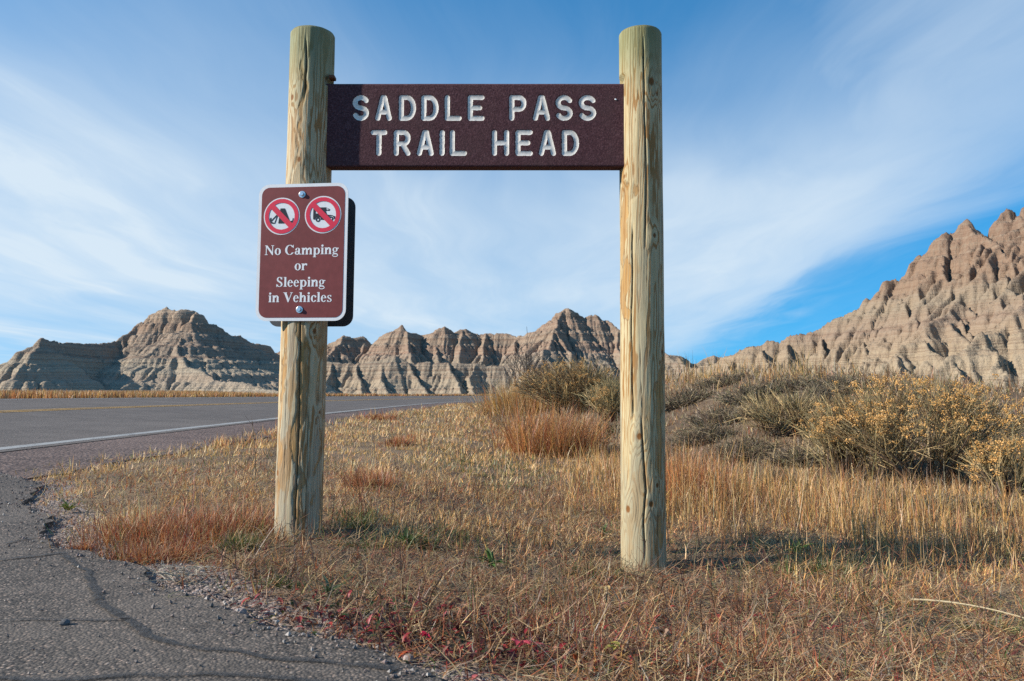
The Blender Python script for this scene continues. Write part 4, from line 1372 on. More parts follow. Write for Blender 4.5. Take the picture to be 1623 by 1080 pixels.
def blades(P, h, w_, az, lean, curl, wind, S, col, g, follow=True):
    """curved tapering blades; P (N,3) foot points"""
    N = len(P)
    cur = P.copy()
    rows = []
    ph = lean.copy(); a = az.copy()
    side = np.stack([np.cos(az + g.normal(0, 0.5, N)), -np.sin(az + g.normal(0, 0.5, N)), np.zeros(N)], 1)
    for s in range(S + 1):
        t = s / S
        wd = w_ * (1 - t ** 1.6) * 0.5 + (0.0 if s < S else 0)
        if s < S:
            rows.append(cur - side * wd[:, None]); rows.append(cur + side * wd[:, None])
        else:
            rows.append(cur.copy())
        if s < S:
            dl = h / S
            dirv = np.stack([np.sin(ph) * np.sin(a), np.sin(ph) * np.cos(a), np.cos(ph)], 1)
            cur = cur + dirv * dl[:, None]
            if follow:
                cur[:, 2] = np.maximum(cur[:, 2], P[:, 2] + 0.003 + 0.004 * t)
            ph = ph + curl / S; a = a + wind / S
    V = np.stack(rows, 1)                       # N, 2S+1, 3
    k = 2 * S + 1
    base = (np.arange(N) * k)[:, None]
    q = np.concatenate([base + np.array([[2 * s, 2 * s + 1, 2 * s + 3, 2 * s + 2]]) for s in range(S - 1)], 0) if S > 1 else np.zeros((0, 4), int)
    tr = base + np.array([[2 * S - 2, 2 * S - 1, 2 * S]])
    C = np.repeat(col, k, axis=0)
    return V.reshape(-1, 3), q, tr, C


class Bag:
    def __init__(self):
        self.V = []; self.Q = []; self.T = []; self.C = []; self.n = 0

    def add(self, V, q, t, C):
        self.V.append(V); self.C.append(C)
        if len(q):
            self.Q.append(np.asarray(q) + self.n)
        if len(t):
            self.T.append(np.asarray(t) + self.n)
        self.n += len(V)

    def build(self, name, mat, parent=None, kind=None, origin=None, smooth=False):
        V = np.vstack(self.V)
        if origin is not None:
            V = V - np.array(origin)
        F = []
        if self.Q:
            F.append(np.vstack(self.Q))
        if self.T:
            F.append(np.vstack(self.T))
        o = mesh_np(name, V, F, mat, parent=parent, attrs={'Col': np.vstack(self.C)}, kind=kind, smooth=smooth)
        if origin is not None and parent is None:
            o.location = origin
        return o


def gp(px, py):
    p_ = ground_hit(px, py)
    return p_.x, p_.y


def blob(x, y, px, py, rx, ry):
    cx_, cy_ = gp(px, py)
    wob = 0.5 * (fbm(x * 5, y * 5, 3, 77) - 0.5)
    return sst(np.hypot((x - cx_) / rx, (y - cy_) / ry) + wob, 1.15, 0.55)


def polar(n, r0, r1, k, amax=0.80, g=rng):
    rs_ = np.linspace(r0, r1, 4000)
    pdf = rs_ / (1 + (rs_ / k) ** 2.15)
    cdf = np.cumsum(pdf); cdf /= cdf[-1]
    r_ = np.interp(g.random(n), cdf, rs_)
    a = g.uniform(-amax, amax, n)
    return r_ * np.sin(a), r_ * np.cos(a), r_


def green_w(x, y):
    """where green shoots still grow"""
    w_ = np.zeros_like(x)
    for px, py, rx, ry, s in ((380, 850, 0.10, 0.10, 1.1), (650, 860, 0.26, 0.13, 0.8), (560, 868, 0.2, 0.09, 0.8), (565, 825, 0.14, 0.16, 0.6), (775, 893, 0.1, 0.08, 0.5),
                              (1080, 905, 0.25, 0.12, 0.3), (1270, 905, 0.35, 0.16, 0.35), (1130, 870, 0.2, 0.2, 0.3), (1560, 985, 0.25, 0.1, 0.7), (1420, 975, 0.25, 0.1, 0.45), (930, 905, 0.25, 0.1, 0.3),
                              (440, 925, 0.1, 0.06, 0.6), (560, 945, 0.15, 0.06, 0.5), (790, 745, 0.4, 1.2, 0.22), (1000, 820, 0.3, 0.3, 0.3)):
        w_ = np.maximum(w_, s * blob(x, y, px, py, rx, ry))
    return w_


def red_w(x, y):
    w_ = np.zeros_like(x)
    for px, py, rx, ry, s in ((290, 835, 0.36, 0.26, 1.3), (130, 865, 0.14, 0.1, 0.9), (215, 770, 0.3, 0.4, 0.4), (585, 755, 0.16, 0.35, 1.0), (640, 702, 0.2, 0.5, 0.9), (600, 660, 0.5, 1.2, 0.8),
                              (380, 705, 0.3, 0.6, 0.6), (690, 790, 0.25, 0.4, 0.35), (430, 690, 0.3, 0.8, 0.5), (1110, 760, 0.3, 0.4, 0.7), (870, 700, 0.6, 0.8, 0.7),
                              (700, 1010, 0.4, 0.2, 0.45), (900, 1020, 0.4, 0.15, 0.4), (1200, 1040, 0.5, 0.2, 0.35), (1300, 960, 0.4, 0.15, 0.25)):
        w_ = np.maximum(w_, s * blob(x, y, px, py, rx, ry))
    return w_


def off_pavement(x, y, g, slack=0.04):
    e = edge_dist(x, y) + 0.10 * (fbm(x * 9, y * 9, 4, 31, 0.65) - 0.5) + g.normal(0, 0.018, len(x))
    lat = road_x(y) - x
    s = -lat - 1.12 - 0.5 * (fbm(x * 1.7, y * 0.9, 4, 66) - 0.5) + g.normal(0, 0.06, len(x))
    return (e > slack) & (s > 0)


def tall_zone(x, y):
    bd = bank_d(x, y)
    n_ = fbm(x * 0.9, y * 0.9, 3, 83) - 0.5
    right = sst(x / np.maximum(y, 0.5), 0.02, 0.16)
    z_ = sst(bd + 1.1 * n_, -3.05, -2.2) * sst(bd + 1.2 * n_, 0.1, -1.1)
    return z_ * (0.15 + 0.85 * right) * sst(x / np.maximum(y, 0.5), -0.12, 0.0)


g = np.random.default_rng(101)
# --- short cured grass of the verge and the foreground
bag = Bag()
x, y, r = polar(270000, 0.75, 34.0, 1.9, g=g)
# most blades grow in tufts: gather them round shared feet
nt0 = len(x)
who = g.integers(0, nt0, nt0) // 15
tx_, ty_ = x[who], y[who]
sp_ = 0.010 + 0.004 * r[who]
inn = g.random(nt0) < 0.68
ox, oy = g.normal(0, 1, nt0) * sp_, g.normal(0, 1, nt0) * sp_
x = np.where(inn, tx_ + ox, x); y = np.where(inn, ty_ + oy, y); r = np.hypot(x, y)
taz = np.where(inn, np.arctan2(ox, oy), 9.0)
tid = np.where(inn, who, np.arange(nt0))
thh = hash2(tid, tid * 0 + 5, 3)
ok = off_pavement(x, y, g)
bd = bank_d(x, y)
dens = 0.16 + 1.05 * sst(fbm(x * 3.4, y * 3.4, 4, 88), 0.3, 0.72)
dens *= 1 - 0.55 * sst(bd, 0.2, 1.2)
dens *= 1 + 0.5 * sst(r, 2.4, 3.6)
ed = edge_dist(x, y)
dens *= 0.25 + 0.75 * sst(ed, 0.02, 0.42)
ok &= g.random(len(x)) < dens
x, y, r, bd, ed, taz, thh = x[ok], y[ok], r[ok], bd[ok], ed[ok], taz[ok], thh[ok]
N = len(x)
gr = green_w(x, y); rd = red_w(x, y)
n1 = fbm(x * 1.7, y * 1.2, 3, 90); n2 = fbm(x * 4.5, y * 4.5, 3, 91)
near = sst(r, 3.2, 1.7)
Wt = np.zeros((N, len(PAL)))
mid = 1 - near
n4 = fbm(x * 0.8 + 9, y * 0.55, 3, 190)
Wt[:, 0] = mid * (0.7 + 2.2 * sst(n1, 0.42, 0.62)) + 0.30 * near
Wt[:, 1] = (0.6 + 1.9 * sst(n2, 0.48, 0.64)) * (0.6 + 1.2 * mid)
Wt[:, 2] = 0.6 + 0.8 * near + 1.4 * sst(n2, 0.5, 0.36)
Wt[:, 3] = 0.10 + 3.0 * rd + 0.75 * near * (0.5 + sst(n4, 0.45, 0.55)) + 0.6 * sst(n4, 0.42, 0.34) * mid
Wt[:, 4] = 0.12 + 1.5 * rd + 0.25 * sst(n4, 0.42, 0.34) * mid
Wt[:, 5] = 0.2 + 1.25 * near + 0.7 * sst(n2, 0.45, 0.32)
Wt[:, 6] = 0.12 + 0.45 * near + 1.4 * sst(bd, 0.1, 1.2)
Wt[:, 7] = 9.0 * gr + 0.10 + 0.35 * near * sst(n4, 0.52, 0.62)
Wt[:, 8] = 2.8 * gr + 0.16 + 0.5 * sst(n4, 0.58, 0.7)
Wt[:, 9] = 0.65 * near + 0.35 * rd
Wt[:, 10] = 1.3 * mid * (1 - sst(bd, 0, 1)) * (0.4 + sst(n1, 0.45, 0.6))
col = pick(Wt, g)
P = np.stack([x, y, gz(x, y) - 0.006], 1)
h = (0.032 + 0.05 * g.random(N) ** 1.5 + 0.03 * n1) * (1 + 0.35 * sst(r, 3, 8)) * (0.8 + 0.5 * rd + 0.3 * gr)
h *= 1 - 0.30 * sst(r, 2.3, 3.4) * (1 - rd) * sst(r, 14, 6)
h *= 1 + 0.5 * (g.random(N) < 0.06)
h *= 0.62 + 0.38 * sst(ed, 0.0, 0.3)
lean = np.abs(g.normal(0.75 + 0.3 * near * (1 - rd) - 0.25 * rd, 0.45, N))
lean = np.where(gr > 0.4, lean * 0.6, lean)
az = np.where(taz < 8, taz + g.normal(0, 0.7, N), g.uniform(-math.pi, math.pi, N))
h *= 0.65 + 0.75 * thh
col = col * (0.55 + 0.8 * hash2((thh * 1e6).astype(int), (thh * 0).astype(int), 8))[:, None] * (1 + 0.22 * mid * (1 - sst(bd, -0.2, 0.8)))[:, None]
wd = np.maximum(0.0020 + 0.0018 * g.random(N), 0.0010 * r)
curl = g.normal(0.5, 0.8, N); wind = g.normal(0, 0.9, N)
for m, S in ((r < 3.4, 4), ((r >= 3.4) & (r < 7), 3), (r >= 7, 2)):
    bag.add(*blades(P[m], h[m], wd[m], az[m], lean[m], curl[m], wind[m], S, col[m], g))
grass = bag.build('dry_grass', M_blade, kind='stuff')
tag(grass, 'short cured tan and pinkish grass covering the verge around the posts', 'grass')

# --- flattened thatch and stems lying in the foreground
bag = Bag()
x, y, r = polar(72000, 0.75, 5.0, 1.5, g=g)
ed = edge_dist(x, y)
ok = off_pavement(x, y, g, 0.0) & (g.random(len(x)) < (0.25 + 0.75 * sst(ed, 0, 0.5)) * (0.3 + fbm(x * 4, y * 4, 3, 93)))
x, y, r = x[ok], y[ok], r[ok]; N = len(x)
Wt = np.tile(np.array([0.5, 1.2, 1.2, 0.6, 0.25, 1.2, 1.1, 0.15, 0.2, 0.4, 0.1]), (N, 1))
P = np.stack([x, y, gz(x, y) + 0.004 + 0.022 * g.random(N)], 1)
bag.add(*blades(P, 0.05 + 0.09 * g.random(N) ** 1.5, np.maximum(0.0014 + 0.001 * g.random(N), 0.0007 * r), g.uniform(-math.pi, math.pi, N),
                g.normal(1.42, 0.22, N), g.normal(0.1, 0.7, N), g.normal(0, 1.3, N), 4, pick(Wt, g), g))
th = bag.build('grass_thatch', M_blade, kind='stuff')
tag(th, 'flattened dead grass stems matted over the soil in the foreground', 'grass litter')

# --- tall straw along the ditch and foot of the bank
bag = Bag()
x, y, r = polar(190000, 1.6, 20.0, 2.6, g=g)
tz = tall_zone(x, y)
clump = sst(fbm(x * 5.5, y * 5.5, 3, 95), 0.36, 0.6)
ok = (g.random(len(x)) < tz * (0.08 + 0.7 * clump)) & off_pavement(x, y, g, 0.3)
x, y, r, tz = x[ok], y[ok], r[ok], tz[ok]; N = len(x)
rd = red_w(x, y); n1 = fbm(x * 2.4, y * 2.4, 3, 96)
Wt = np.zeros((N, len(PAL)))
Wt[:, 0] = 1.1; Wt[:, 1] = 0.55; Wt[:, 2] = 0.35; Wt[:, 10] = 0.9; Wt[:, 5] = 0.35 + 1.2 * sst(n1, 0.56, 0.68); Wt[:, 4] = 0.3 + 1.5 * rd + 0.6 * sst(n1, 0.5, 0.3); Wt[:, 3] = 0.08 + 0.7 * rd; Wt[:, 8] = 0.12
P = np.stack([x, y, gz(x, y) - 0.006], 1)
h = (0.08 + 0.21 * g.random(N) ** 1.3) * (0.4 + 0.75 * tz) * (0.55 + 0.8 * n1) * (1 - 0.35 * sst(x / y, 0.38, 0.6))
bag.add(*blades(P, h, np.maximum(0.0018 + 0.0012 * g.random(N), 0.0008 * r), g.uniform(-math.pi, math.pi, N),
                np.abs(g.normal(0.14, 0.22, N)), g.normal(0.3, 0.5, N), g.normal(0, 0.7, N), 4, pick(Wt, g), g))
tl = bag.build('tall_straw_grass', M_blade, kind='stuff')
tag(tl, 'knee-high golden straw grass standing in the ditch behind the right post', 'grass')

# --- brush and tufts on the bank
bag = Bag()
x, y, r = polar(190000, 3.0, 30.0, 5.0, g=g)
bd = bank_d(x, y)
lat = road_x(y) - x
ok = (bd > -0.2) & (lat < -3.0) & (g.random(len(x)) < (0.35 + 0.75 * sst(fbm(x * 2.2, y * 2.2, 3, 97), 0.38, 0.62)))
x, y, r, bd = x[ok], y[ok], r[ok], bd[ok]; N = len(x)
crest_ = sst(bd + 0.8 * (fbm(x * 0.8, y * 0.8, 2, 98) - 0.5), 1.9, 2.9) * sst(fbm(x * 0.9, y * 0.9, 3, 198), 0.38, 0.62) * sst(x / y, 0.5, 0.34)
n1 = fbm(x * 1.5, y * 1.5, 3, 99)
Wt = np.zeros((N, len(PAL)))
Wt[:, 0] = 0.3 + 0.9 * crest_; Wt[:, 1] = 0.12 + 0.5 * crest_; Wt[:, 2] = 0.35; Wt[:, 5] = 1.5 * (1 - crest_) + 0.1; Wt[:, 6] = 1.4 * (1 - 0.7 * crest_); Wt[:, 8] = 0.45 * n1 + 0.1; Wt[:, 10] = 0.7 * crest_ + 0.1; Wt[:, 4] = 0.1
P = np.stack([x, y, gz(x, y) - 0.008], 1)
tuf = sst(fbm(x * 3.0, y * 3.0, 3, 197), 0.48, 0.66)
col_b = pick(Wt, g) * (0.62 + 0.6 * fbm(x * 2.6, y * 2.6, 3, 199))[:, None]
h = (0.04 + 0.09 * g.random(N)) * (0.3 + 0.7 * n1 + 1.5 * tuf) * (1 + 1.3 * crest_)
bag.add(*blades(P, h, np.maximum(0.002, 0.00085 * r), g.uniform(-math.pi, math.pi, N),
                np.abs(g.normal(0.55 - 0.3 * crest_, 0.4, N)), g.normal(0.4, 0.7, N), g.normal(0, 0.8, N), 3, col_b, g))
bk = bag.build('bank_brush', M_blade, kind='stuff')
tag(bk, 'grey brown dead brush and pale tufts covering the bank', 'brush')

# --- long cured grass on the far side of the road
bag = Bag()
n = 52000
yy = 6 + 78 * g.random(n) ** 1.6
lt_ = 7.95 + 9.0 * g.random(n) ** 1.7
xx = road_x(yy) - lt_
az_ = np.abs(np.arctan2(xx, yy))
ok = (az_ < 0.95) & (g.random(n) < 0.35 + 0.9 * fbm(xx * 0.7, yy * 0.7, 3, 111))
xx, yy = xx[ok], yy[ok]; N = len(xx); r = np.hypot(xx, yy)
n1 = fbm(xx * 0.5, yy * 0.5, 3, 112)
Wt = np.zeros((N, len(PAL)))
Wt[:, 0] = 0.9; Wt[:, 10] = 0.9; Wt[:, 4] = 0.55 + 0.8 * sst(n1, 0.5, 0.7); Wt[:, 5] = 0.55; Wt[:, 2] = 0.4; Wt[:, 1] = 0.15
P = np.stack([xx, yy, gz(xx, yy) - 0.02], 1)
bag.add(*blades(P, (0.13 + 0.15 * g.random(N)) * (0.7 + 0.6 * n1), np.maximum(0.003, 0.0011 * r), g.uniform(-math.pi, math.pi, N),
                np.abs(g.normal(0.15, 0.2, N)), g.normal(0.3, 0.4, N), g.normal(0, 0.4, N), 2, pick(Wt, g), g))
rg = bag.build('roadside_grass', M_blade, kind='stuff')
tag(rg, 'orange tan strip of long grass along the far edge of the road', 'grass')


# --- distinct bunches of grass, each a thing
def clump_thing(name, px, py, rx, ry, n, hgt, weights, label, cat, group, lean=0.25, depth=None, seed=0, tip=None):
    gg = np.random.default_rng(500 + seed)
    c = ground_hit(px, py)
    a = gg.uniform(0, 2 * math.pi, n); q = np.sqrt(gg.random(n))
    nb_ = max(3, n // 130)
    bx_ = gg.uniform(-1, 1, nb_); by_ = gg.uniform(-1, 1, nb_)
    wh_ = gg.integers(0, nb_, n)
    if name == 'green_tuft':
        bx_ *= 0.3; by_ *= 0.3; q = q * 1.6
    fz = gg.normal(0, 0.30, (n, 2)) * (gg.random((n, 1)) < 0.4)
    X = c.x + rx * (0.62 * bx_[wh_] + 0.42 * q * np.cos(a) + fz[:, 0]); Y = c.y + ry * (0.62 * by_[wh_] + 0.42 * q * np.sin(a) + fz[:, 1])
    Z = gz(X, Y) - 0.006
    bh = gg.uniform(0.5, 1.1, nb_)
    h_ = hgt * (0.3 + 0.8 * gg.random(n) ** 1.2) * bh[wh_]
    az_ = np.arctan2(q * np.cos(a), q * np.sin(a)) + gg.normal(0, 0.6, n)
    b = Bag()
    r_ = math.hypot(c.x, c.y)
    b.add(*blades(np.stack([X, Y, Z], 1), h_, np.full(n, max(0.0016, 0.00075 * r_)) * gg.uniform(0.8, 1.5, n), az_, np.abs(gg.normal(lean, lean * 0.6, n)) + 0.25 * q * lean,
                  gg.normal(0.25, 0.3, n), gg.normal(0, 0.5, n), 4, pick(np.tile(np.array(weights, float), (n, 1)), gg), gg))
    o = b.build(name, M_blade, origin=(c.x, c.y, c.z))
    return tag(o, label, cat, group)


RED = [0.2, 0.3, 1.0, 1.7, 1.1, 0.4, 0, 0.05, 0.08, 0.4, 0.1]
ORG = [0.35, 0.15, 0.45, 0.75, 2.0, 0.2, 0, 0, 0.05, 0, 0.5]
GRE = [0.1, 0.15, 0, 0, 0, 0.05, 0, 2.0, 1.0, 0, 0.1]
G1 = 'red and orange bunchgrass clumps'
clump_thing('grass_clump', 880, 718, 0.46, 0.5, 3000, 0.60, ORG, 'big fiery orange bunchgrass clump just left of the right post', 'grass clump', G1, 0.36, seed=1)
clump_thing('grass_clump', 1108, 795, 0.24, 0.24, 1100, 0.40, ORG, 'upright orange bunchgrass clump just right of the right post', 'grass clump', G1, 0.14, seed=2)
clump_thing('grass_clump', 300, 848, 0.30, 0.20, 4200, 0.12, RED, 'bushy rust red low grass clump left of the left post, at the pavement edge', 'grass clump', G1, 0.5, seed=3)
clump_thing('grass_clump', 245, 885, 0.16, 0.09, 1900, 0.085, RED, 'spreading red grass clump overhanging the asphalt, lowest of the red clumps', 'grass clump', G1, 0.7, seed=4)
clump_thing('grass_clump', 135, 868, 0.05, 0.04, 380, 0.05, RED, 'tiny bright red grass tuft on the broken asphalt, leftmost of the red clumps', 'grass clump', G1, 0.8, seed=5)
clump_thing('grass_clump', 583, 772, 0.13, 0.14, 1400, 0.13, RED, 'dark red grass tuft right of the left post in the mown verge', 'grass clump', G1, 0.4, seed=6)
clump_thing('grass_clump', 640, 706, 0.16, 0.22, 900, 0.12, RED, 'small far red grass tuft in the verge, between the posts', 'grass clump', G1, 0.5, seed=7)
clump_thing('grass_clump', 600, 664, 0.45, 0.6, 1100, 0.13, RED, 'farthest reddish grass patch beside the road bend', 'grass clump', G1, 0.5, seed=8)
clump_thing('grass_clump', 838, 655, 0.95, 0.6, 5200, 0.86, [1.2, 1.0, 0.3, 0.05, 0.35, 0.2, 0.25, 0, 0.2, 0, 1.0], 'pale golden grass dome at the left foot of the tall tan and olive bush', 'grass clump', G1, 0.4, seed=9)
G2 = 'green grass tufts'
clump_thing('green_tuft', 380, 868, 0.07, 0.06, 650, 0.075, GRE, 'dense green grass tuft between the red clump and the left post', 'grass tuft', G2, 0.45, seed=11)
clump_thing('green_tuft', 655, 862, 0.12, 0.07, 420, 0.085, GRE, 'loose green grass tuft right of the left post', 'grass tuft', G2, 0.5, seed=12)
clump_thing('green_tuft', 570, 835, 0.08, 0.06, 260, 0.085, GRE, 'small green tuft beside the foot of the left post, on its right', 'grass tuft', G2, 0.5, seed=13)
clump_thing('green_tuft', 1570, 1000, 0.14, 0.05, 420, 0.06, GRE, 'green grass tuft by the pale fallen stem at the lower right', 'grass tuft', G2, 0.6, seed=14)
clump_thing('green_tuft', 1300, 905, 0.10, 0.05, 420, 0.06, GRE, 'sparse green tuft in front of the tall straw, right of the right post', 'grass tuft', G2, 0.5, seed=15)


# --- leafy weeds
def leaf_geo(P, az, el, L_, W_, col, cup=0.25):
    """pointed leaf of four quads, slightly cupped and drooping"""
    N = len(P)
    f = np.stack([np.sin(az) * np.cos(el), np.cos(az) * np.cos(el), np.sin(el)], 1)
    s = np.stack([np.cos(az), -np.sin(az), np.zeros(N)], 1)
    up = np.cross(s, f)
    up *= np.sign(up[:, 2:3] + 1e-9)
    rows = []
    for t, wq, dr in ((0, 0.12, 0), (0.35, 0.95, 0.05), (0.7, 0.75, 0.0), (1.0, 0.05, -0.18)):
        c = P + f * (L_ * t)[:, None] + up * (L_ * dr)[:, None]
        ww = s * (W_ * wq * 0.5)[:, None]
        lift = up * (W_ * wq * cup)[:, None]
        rows += [c - ww + lift, c, c + ww + lift]
    V = np.stack(rows, 1).reshape(-1, 3)
    base = (np.arange(N) * 12)[:, None]
    q = np.concatenate([base + np.array([[3 * i + j, 3 * i + j + 1, 3 * i + j + 4, 3 * i + j + 3]]) for i in range(3) for j in range(2)], 0)
    return V, q, np.zeros((0, 3), int), np.repeat(col, 12, axis=0)


def rosette(name, px, py, n, L_, W_, cols, label, seed, group):
    gg = np.random.default_rng(900 + seed)
    c = ground_hit(px, py)
    az_ = np.arange(n) * 2.399 + gg.normal(0, 0.3, n)
    el = gg.uniform(0.25, 1.15, n)
    P = np.tile(np.array([c.x, c.y, c.z + 0.004]), (n, 1)) + gg.normal(0, 0.006, (n, 3)) * np.array([1, 1, 0.2])
    cc = np.array(cols)[gg.integers(0, len(cols), n)] * gg.uniform(0.75, 1.3, (n, 1))
    root = empty(name, c, label, 'weed', group)
    for k in range(n):
        b = Bag()
        b.add(*leaf_geo(P[k:k + 1], az_[k:k + 1], el[k:k + 1], np.array([L_ * gg.uniform(0.7, 1.2)]), np.array([W_ * gg.uniform(0.8, 1.2)]), cc[k:k + 1]))
        b.build('leaf', M_leaf, parent=root, origin=c, smooth=True)
    return root


clump_thing('green_tuft', 575, 866, 0.12, 0.05, 420, 0.06, GRE, 'low dark green grass tuft in front of the left post, on its right', 'grass tuft', G2, 0.6, seed=16)
clump_thing('green_tuft', 715, 850, 0.10, 0.05, 300, 0.07, GRE, 'green grass tuft in the verge, rightmost of those near the left post', 'grass tuft', G2, 0.5, seed=17)
clump_thing('green_tuft', 450, 928, 0.07, 0.035, 260, 0.05, GRE, 'flat green tuft at the pavement edge below the left post', 'grass tuft', G2, 0.7, seed=18)
clump_thing('green_tuft', 925, 915, 0.09, 0.05, 260, 0.055, GRE, 'small green tuft just in front of the right post, on its left', 'grass tuft', G2, 0.6, seed=19)
G3 = 'green broadleaf weeds'
GRN = [(0.07, 0.14, 0.035), (0.10, 0.17, 0.05), (0.13, 0.19, 0.07), (0.06, 0.10, 0.03)]
rosette('broadleaf_weed', 777, 900, 11, 0.06, 0.015, GRN, 'bright green leafy weed in the grass midway between the two posts', 1, G3)
rosette('broadleaf_weed', 108, 812, 13, 0.055, 0.012, [(0.19, 0.21, 0.05), (0.13, 0.17, 0.04), (0.24, 0.22, 0.06)], 'yellow green weed at the pavement edge, far left', 2, G3)
rosette('broadleaf_weed', 645, 868, 12, 0.06, 0.014, GRN, 'dark green leafy weed in the tuft right of the left post', 3, G3)
rosette('broadleaf_weed', 525, 950, 10, 0.05, 0.008, [(0.12, 0.16, 0.09), (0.09, 0.13, 0.06)], 'grey green narrow-leaved weed near the asphalt, below the left post', 4, G3)
rosette('broadleaf_weed', 1265, 880, 10, 0.07, 0.013, GRN, 'green weed at the foot of the tall straw, right of the right post', 5, G3)
rosette('broadleaf_weed', 955, 852, 10, 0.06, 0.012, GRN, 'small green weed just left of the foot of the right post', 6, G3)

# red-leaved creeping weeds in front: too many leaves to count
bag = Bag()
spots = []
for px, py, rx, ry, n in ((600, 985, 0.22, 0.10, 260), (690, 1020, 0.22, 0.09, 320), (820, 1045, 0.25, 0.08, 330), (560, 1000, 0.15, 0.07, 160), (900, 1010, 0.25, 0.08, 220), (1000, 1050, 0.25, 0.07, 180), (760, 985, 0.2, 0.07, 150), (470, 985, 0.12, 0.06, 70), (1150, 1000, 0.3, 0.1, 90)):
    c = ground_hit(px, py)
    n = int(n * 0.62)
    X = c.x + rx * g.normal(0, 0.8, n); Y = c.y + ry * g.normal(0, 0.85, n)
    spots.append(np.stack([X, Y, gz(X, Y) + 0.004 + 0.022 * g.random(n)], 1))
P = np.vstack(spots)
P = P[edge_dist(P[:, 0], P[:, 1]) > 0.02]; N = len(P)
LC = np.array([(0.30, 0.03, 0.035), (0.42, 0.06, 0.05), (0.46, 0.12, 0.12), (0.16, 0.025, 0.03), (0.09, 0.03, 0.03), (0.05, 0.075, 0.025), (0.42, 0.22, 0.15), (0.20, 0.10, 0.06), (0.28, 0.20, 0.14), (0.5, 0.10, 0.03)])
wts = np.array([0.12, 0.06, 0.05, 0.17, 0.17, 0.13, 0.06, 0.17, 0.13, 0.02]); wts /= wts.sum()
col = LC[g.choice(len(LC), N, p=wts)] * g.uniform(0.7, 1.25, (N, 1))
bag.add(*leaf_geo(P, g.uniform(-math.pi, math.pi, N), g.normal(0.25, 0.4, N), 0.013 + 0.017 * g.random(N), 0.006 + 0.006 * g.random(N), col))
rw = bag.build('red_leaf_weeds', M_leaf, kind='stuff', smooth=True)
tag(rw, 'crimson and dark leaves of low creeping weeds at the front edge of the grass', 'weeds')

# a few larger leaves one can pick out
for i, (px, py, L_, colr, lab) in enumerate(((822, 1052, 0.034, (0.50, 0.07, 0.10), 'large pink red leaf lying in the weeds at the bottom edge'),
                                             (668, 1036, 0.026, (0.55, 0.03, 0.07), 'small crimson leaf at the edge of the asphalt'),
                                             (1050, 1030, 0.05, (0.42, 0.27, 0.18), 'large curled brown leaf in the grass at the bottom, right of centre'),
                                             (980, 1055, 0.032, (0.50, 0.42, 0.10), 'yellowish leaf in the weeds at the bottom'),
                                             (962, 955, 0.03, (0.60, 0.42, 0.18), 'pale tan dry leaf in the grass below the right post'))):
    c = ground_hit(px, py)
    b = Bag()
    n = 3
    b.add(*leaf_geo(np.tile(np.array([[c.x, c.y, c.z + 0.03]]), (n, 1)) + np.array([[0, 0, 0], [0.004, 0, 0.002], [-0.004, 0.002, 0.003]]), np.array([1.3 + i, 2.2 + i, 0.5 + i]), np.array([0.3, 0.5, 0.25]),
                    np.full(n, L_) * np.array([1, 0.7, 0.6]), np.full(n, L_ * 0.45), np.tile(np.array([colr]), (n, 1)), 0.35))
    o = b.build('fallen_leaf', M_leaf, origin=(c.x, c.y, c.z), smooth=True)
    tag(o, lab, 'leaf', 'single leaves in the foreground')


# --- tubes for stems and twigs
def tubes(bag_, P0, P1, r0, r1, col, bend=None, n=3, S=3):
    N = len(P0)
    d = P1 - P0
    L_ = np.linalg.norm(d, axis=1) + 1e-9
    dn = d / L_[:, None]
    ref = np.where(np.abs(dn[:, 2:3]) > 0.9, np.array([[1.0, 0, 0]]), np.array([[0, 0, 1.0]]))
    a = np.cross(dn, ref); a /= np.linalg.norm(a, axis=1)[:, None] + 1e-9
    b = np.cross(dn, a)
    rows = []
    for s in range(S + 1):
        t = s / S
        c = P0 + d * t
        if bend is not None:
            c = c + bend * (t * (1 - t) * 4 * 1.0)
        rr_ = (r0 + (r1 - r0) * t)[:, None]
        for k in range(n):
            an = 2 * math.pi * k / n
            rows.append(c + rr_ * (math.cos(an) * a + math.sin(an) * b))
    V = np.stack(rows, 1)
    k_ = (S + 1) * n
    base = (np.arange(N) * k_)[:, None]
    q = np.concatenate([base + np.array([[s * n + k, s * n + (k + 1) % n, (s + 1) * n + (k + 1) % n, (s + 1) * n + k]]) for s in range(S) for k in range(n)], 0)
    bag_.add(V.reshape(-1, 3), q, np.zeros((0, 3), int), np.repeat(col, k_, axis=0))


OCT = np.array([(1, 0, 0), (-1, 0, 0), (0, 1, 0), (0, -1, 0), (0, 0, 1), (0, 0, -1)], float)
OCF = np.array([(0, 2, 4), (2, 1, 4), (1, 3, 4), (3, 0, 4), (2, 0, 5), (1, 2, 5), (3, 1, 5), (0, 3, 5)])


def puffs(bag_, P, rad, col, gg):
    N = len(P)
    V = P[:, None, :] + OCT[None] * rad[:, None, None] * gg.uniform(0.6, 1.3, (N, 6, 1)) + gg.normal(0, 0.2, (N, 6, 3)) * rad[:, None, None]
    t = (np.arange(N) * 6)[:, None, None] + OCF[None]
    bag_.add(V.reshape(-1, 3), np.zeros((0, 4), int), t.reshape(-1, 3), np.repeat(col, 6, axis=0))


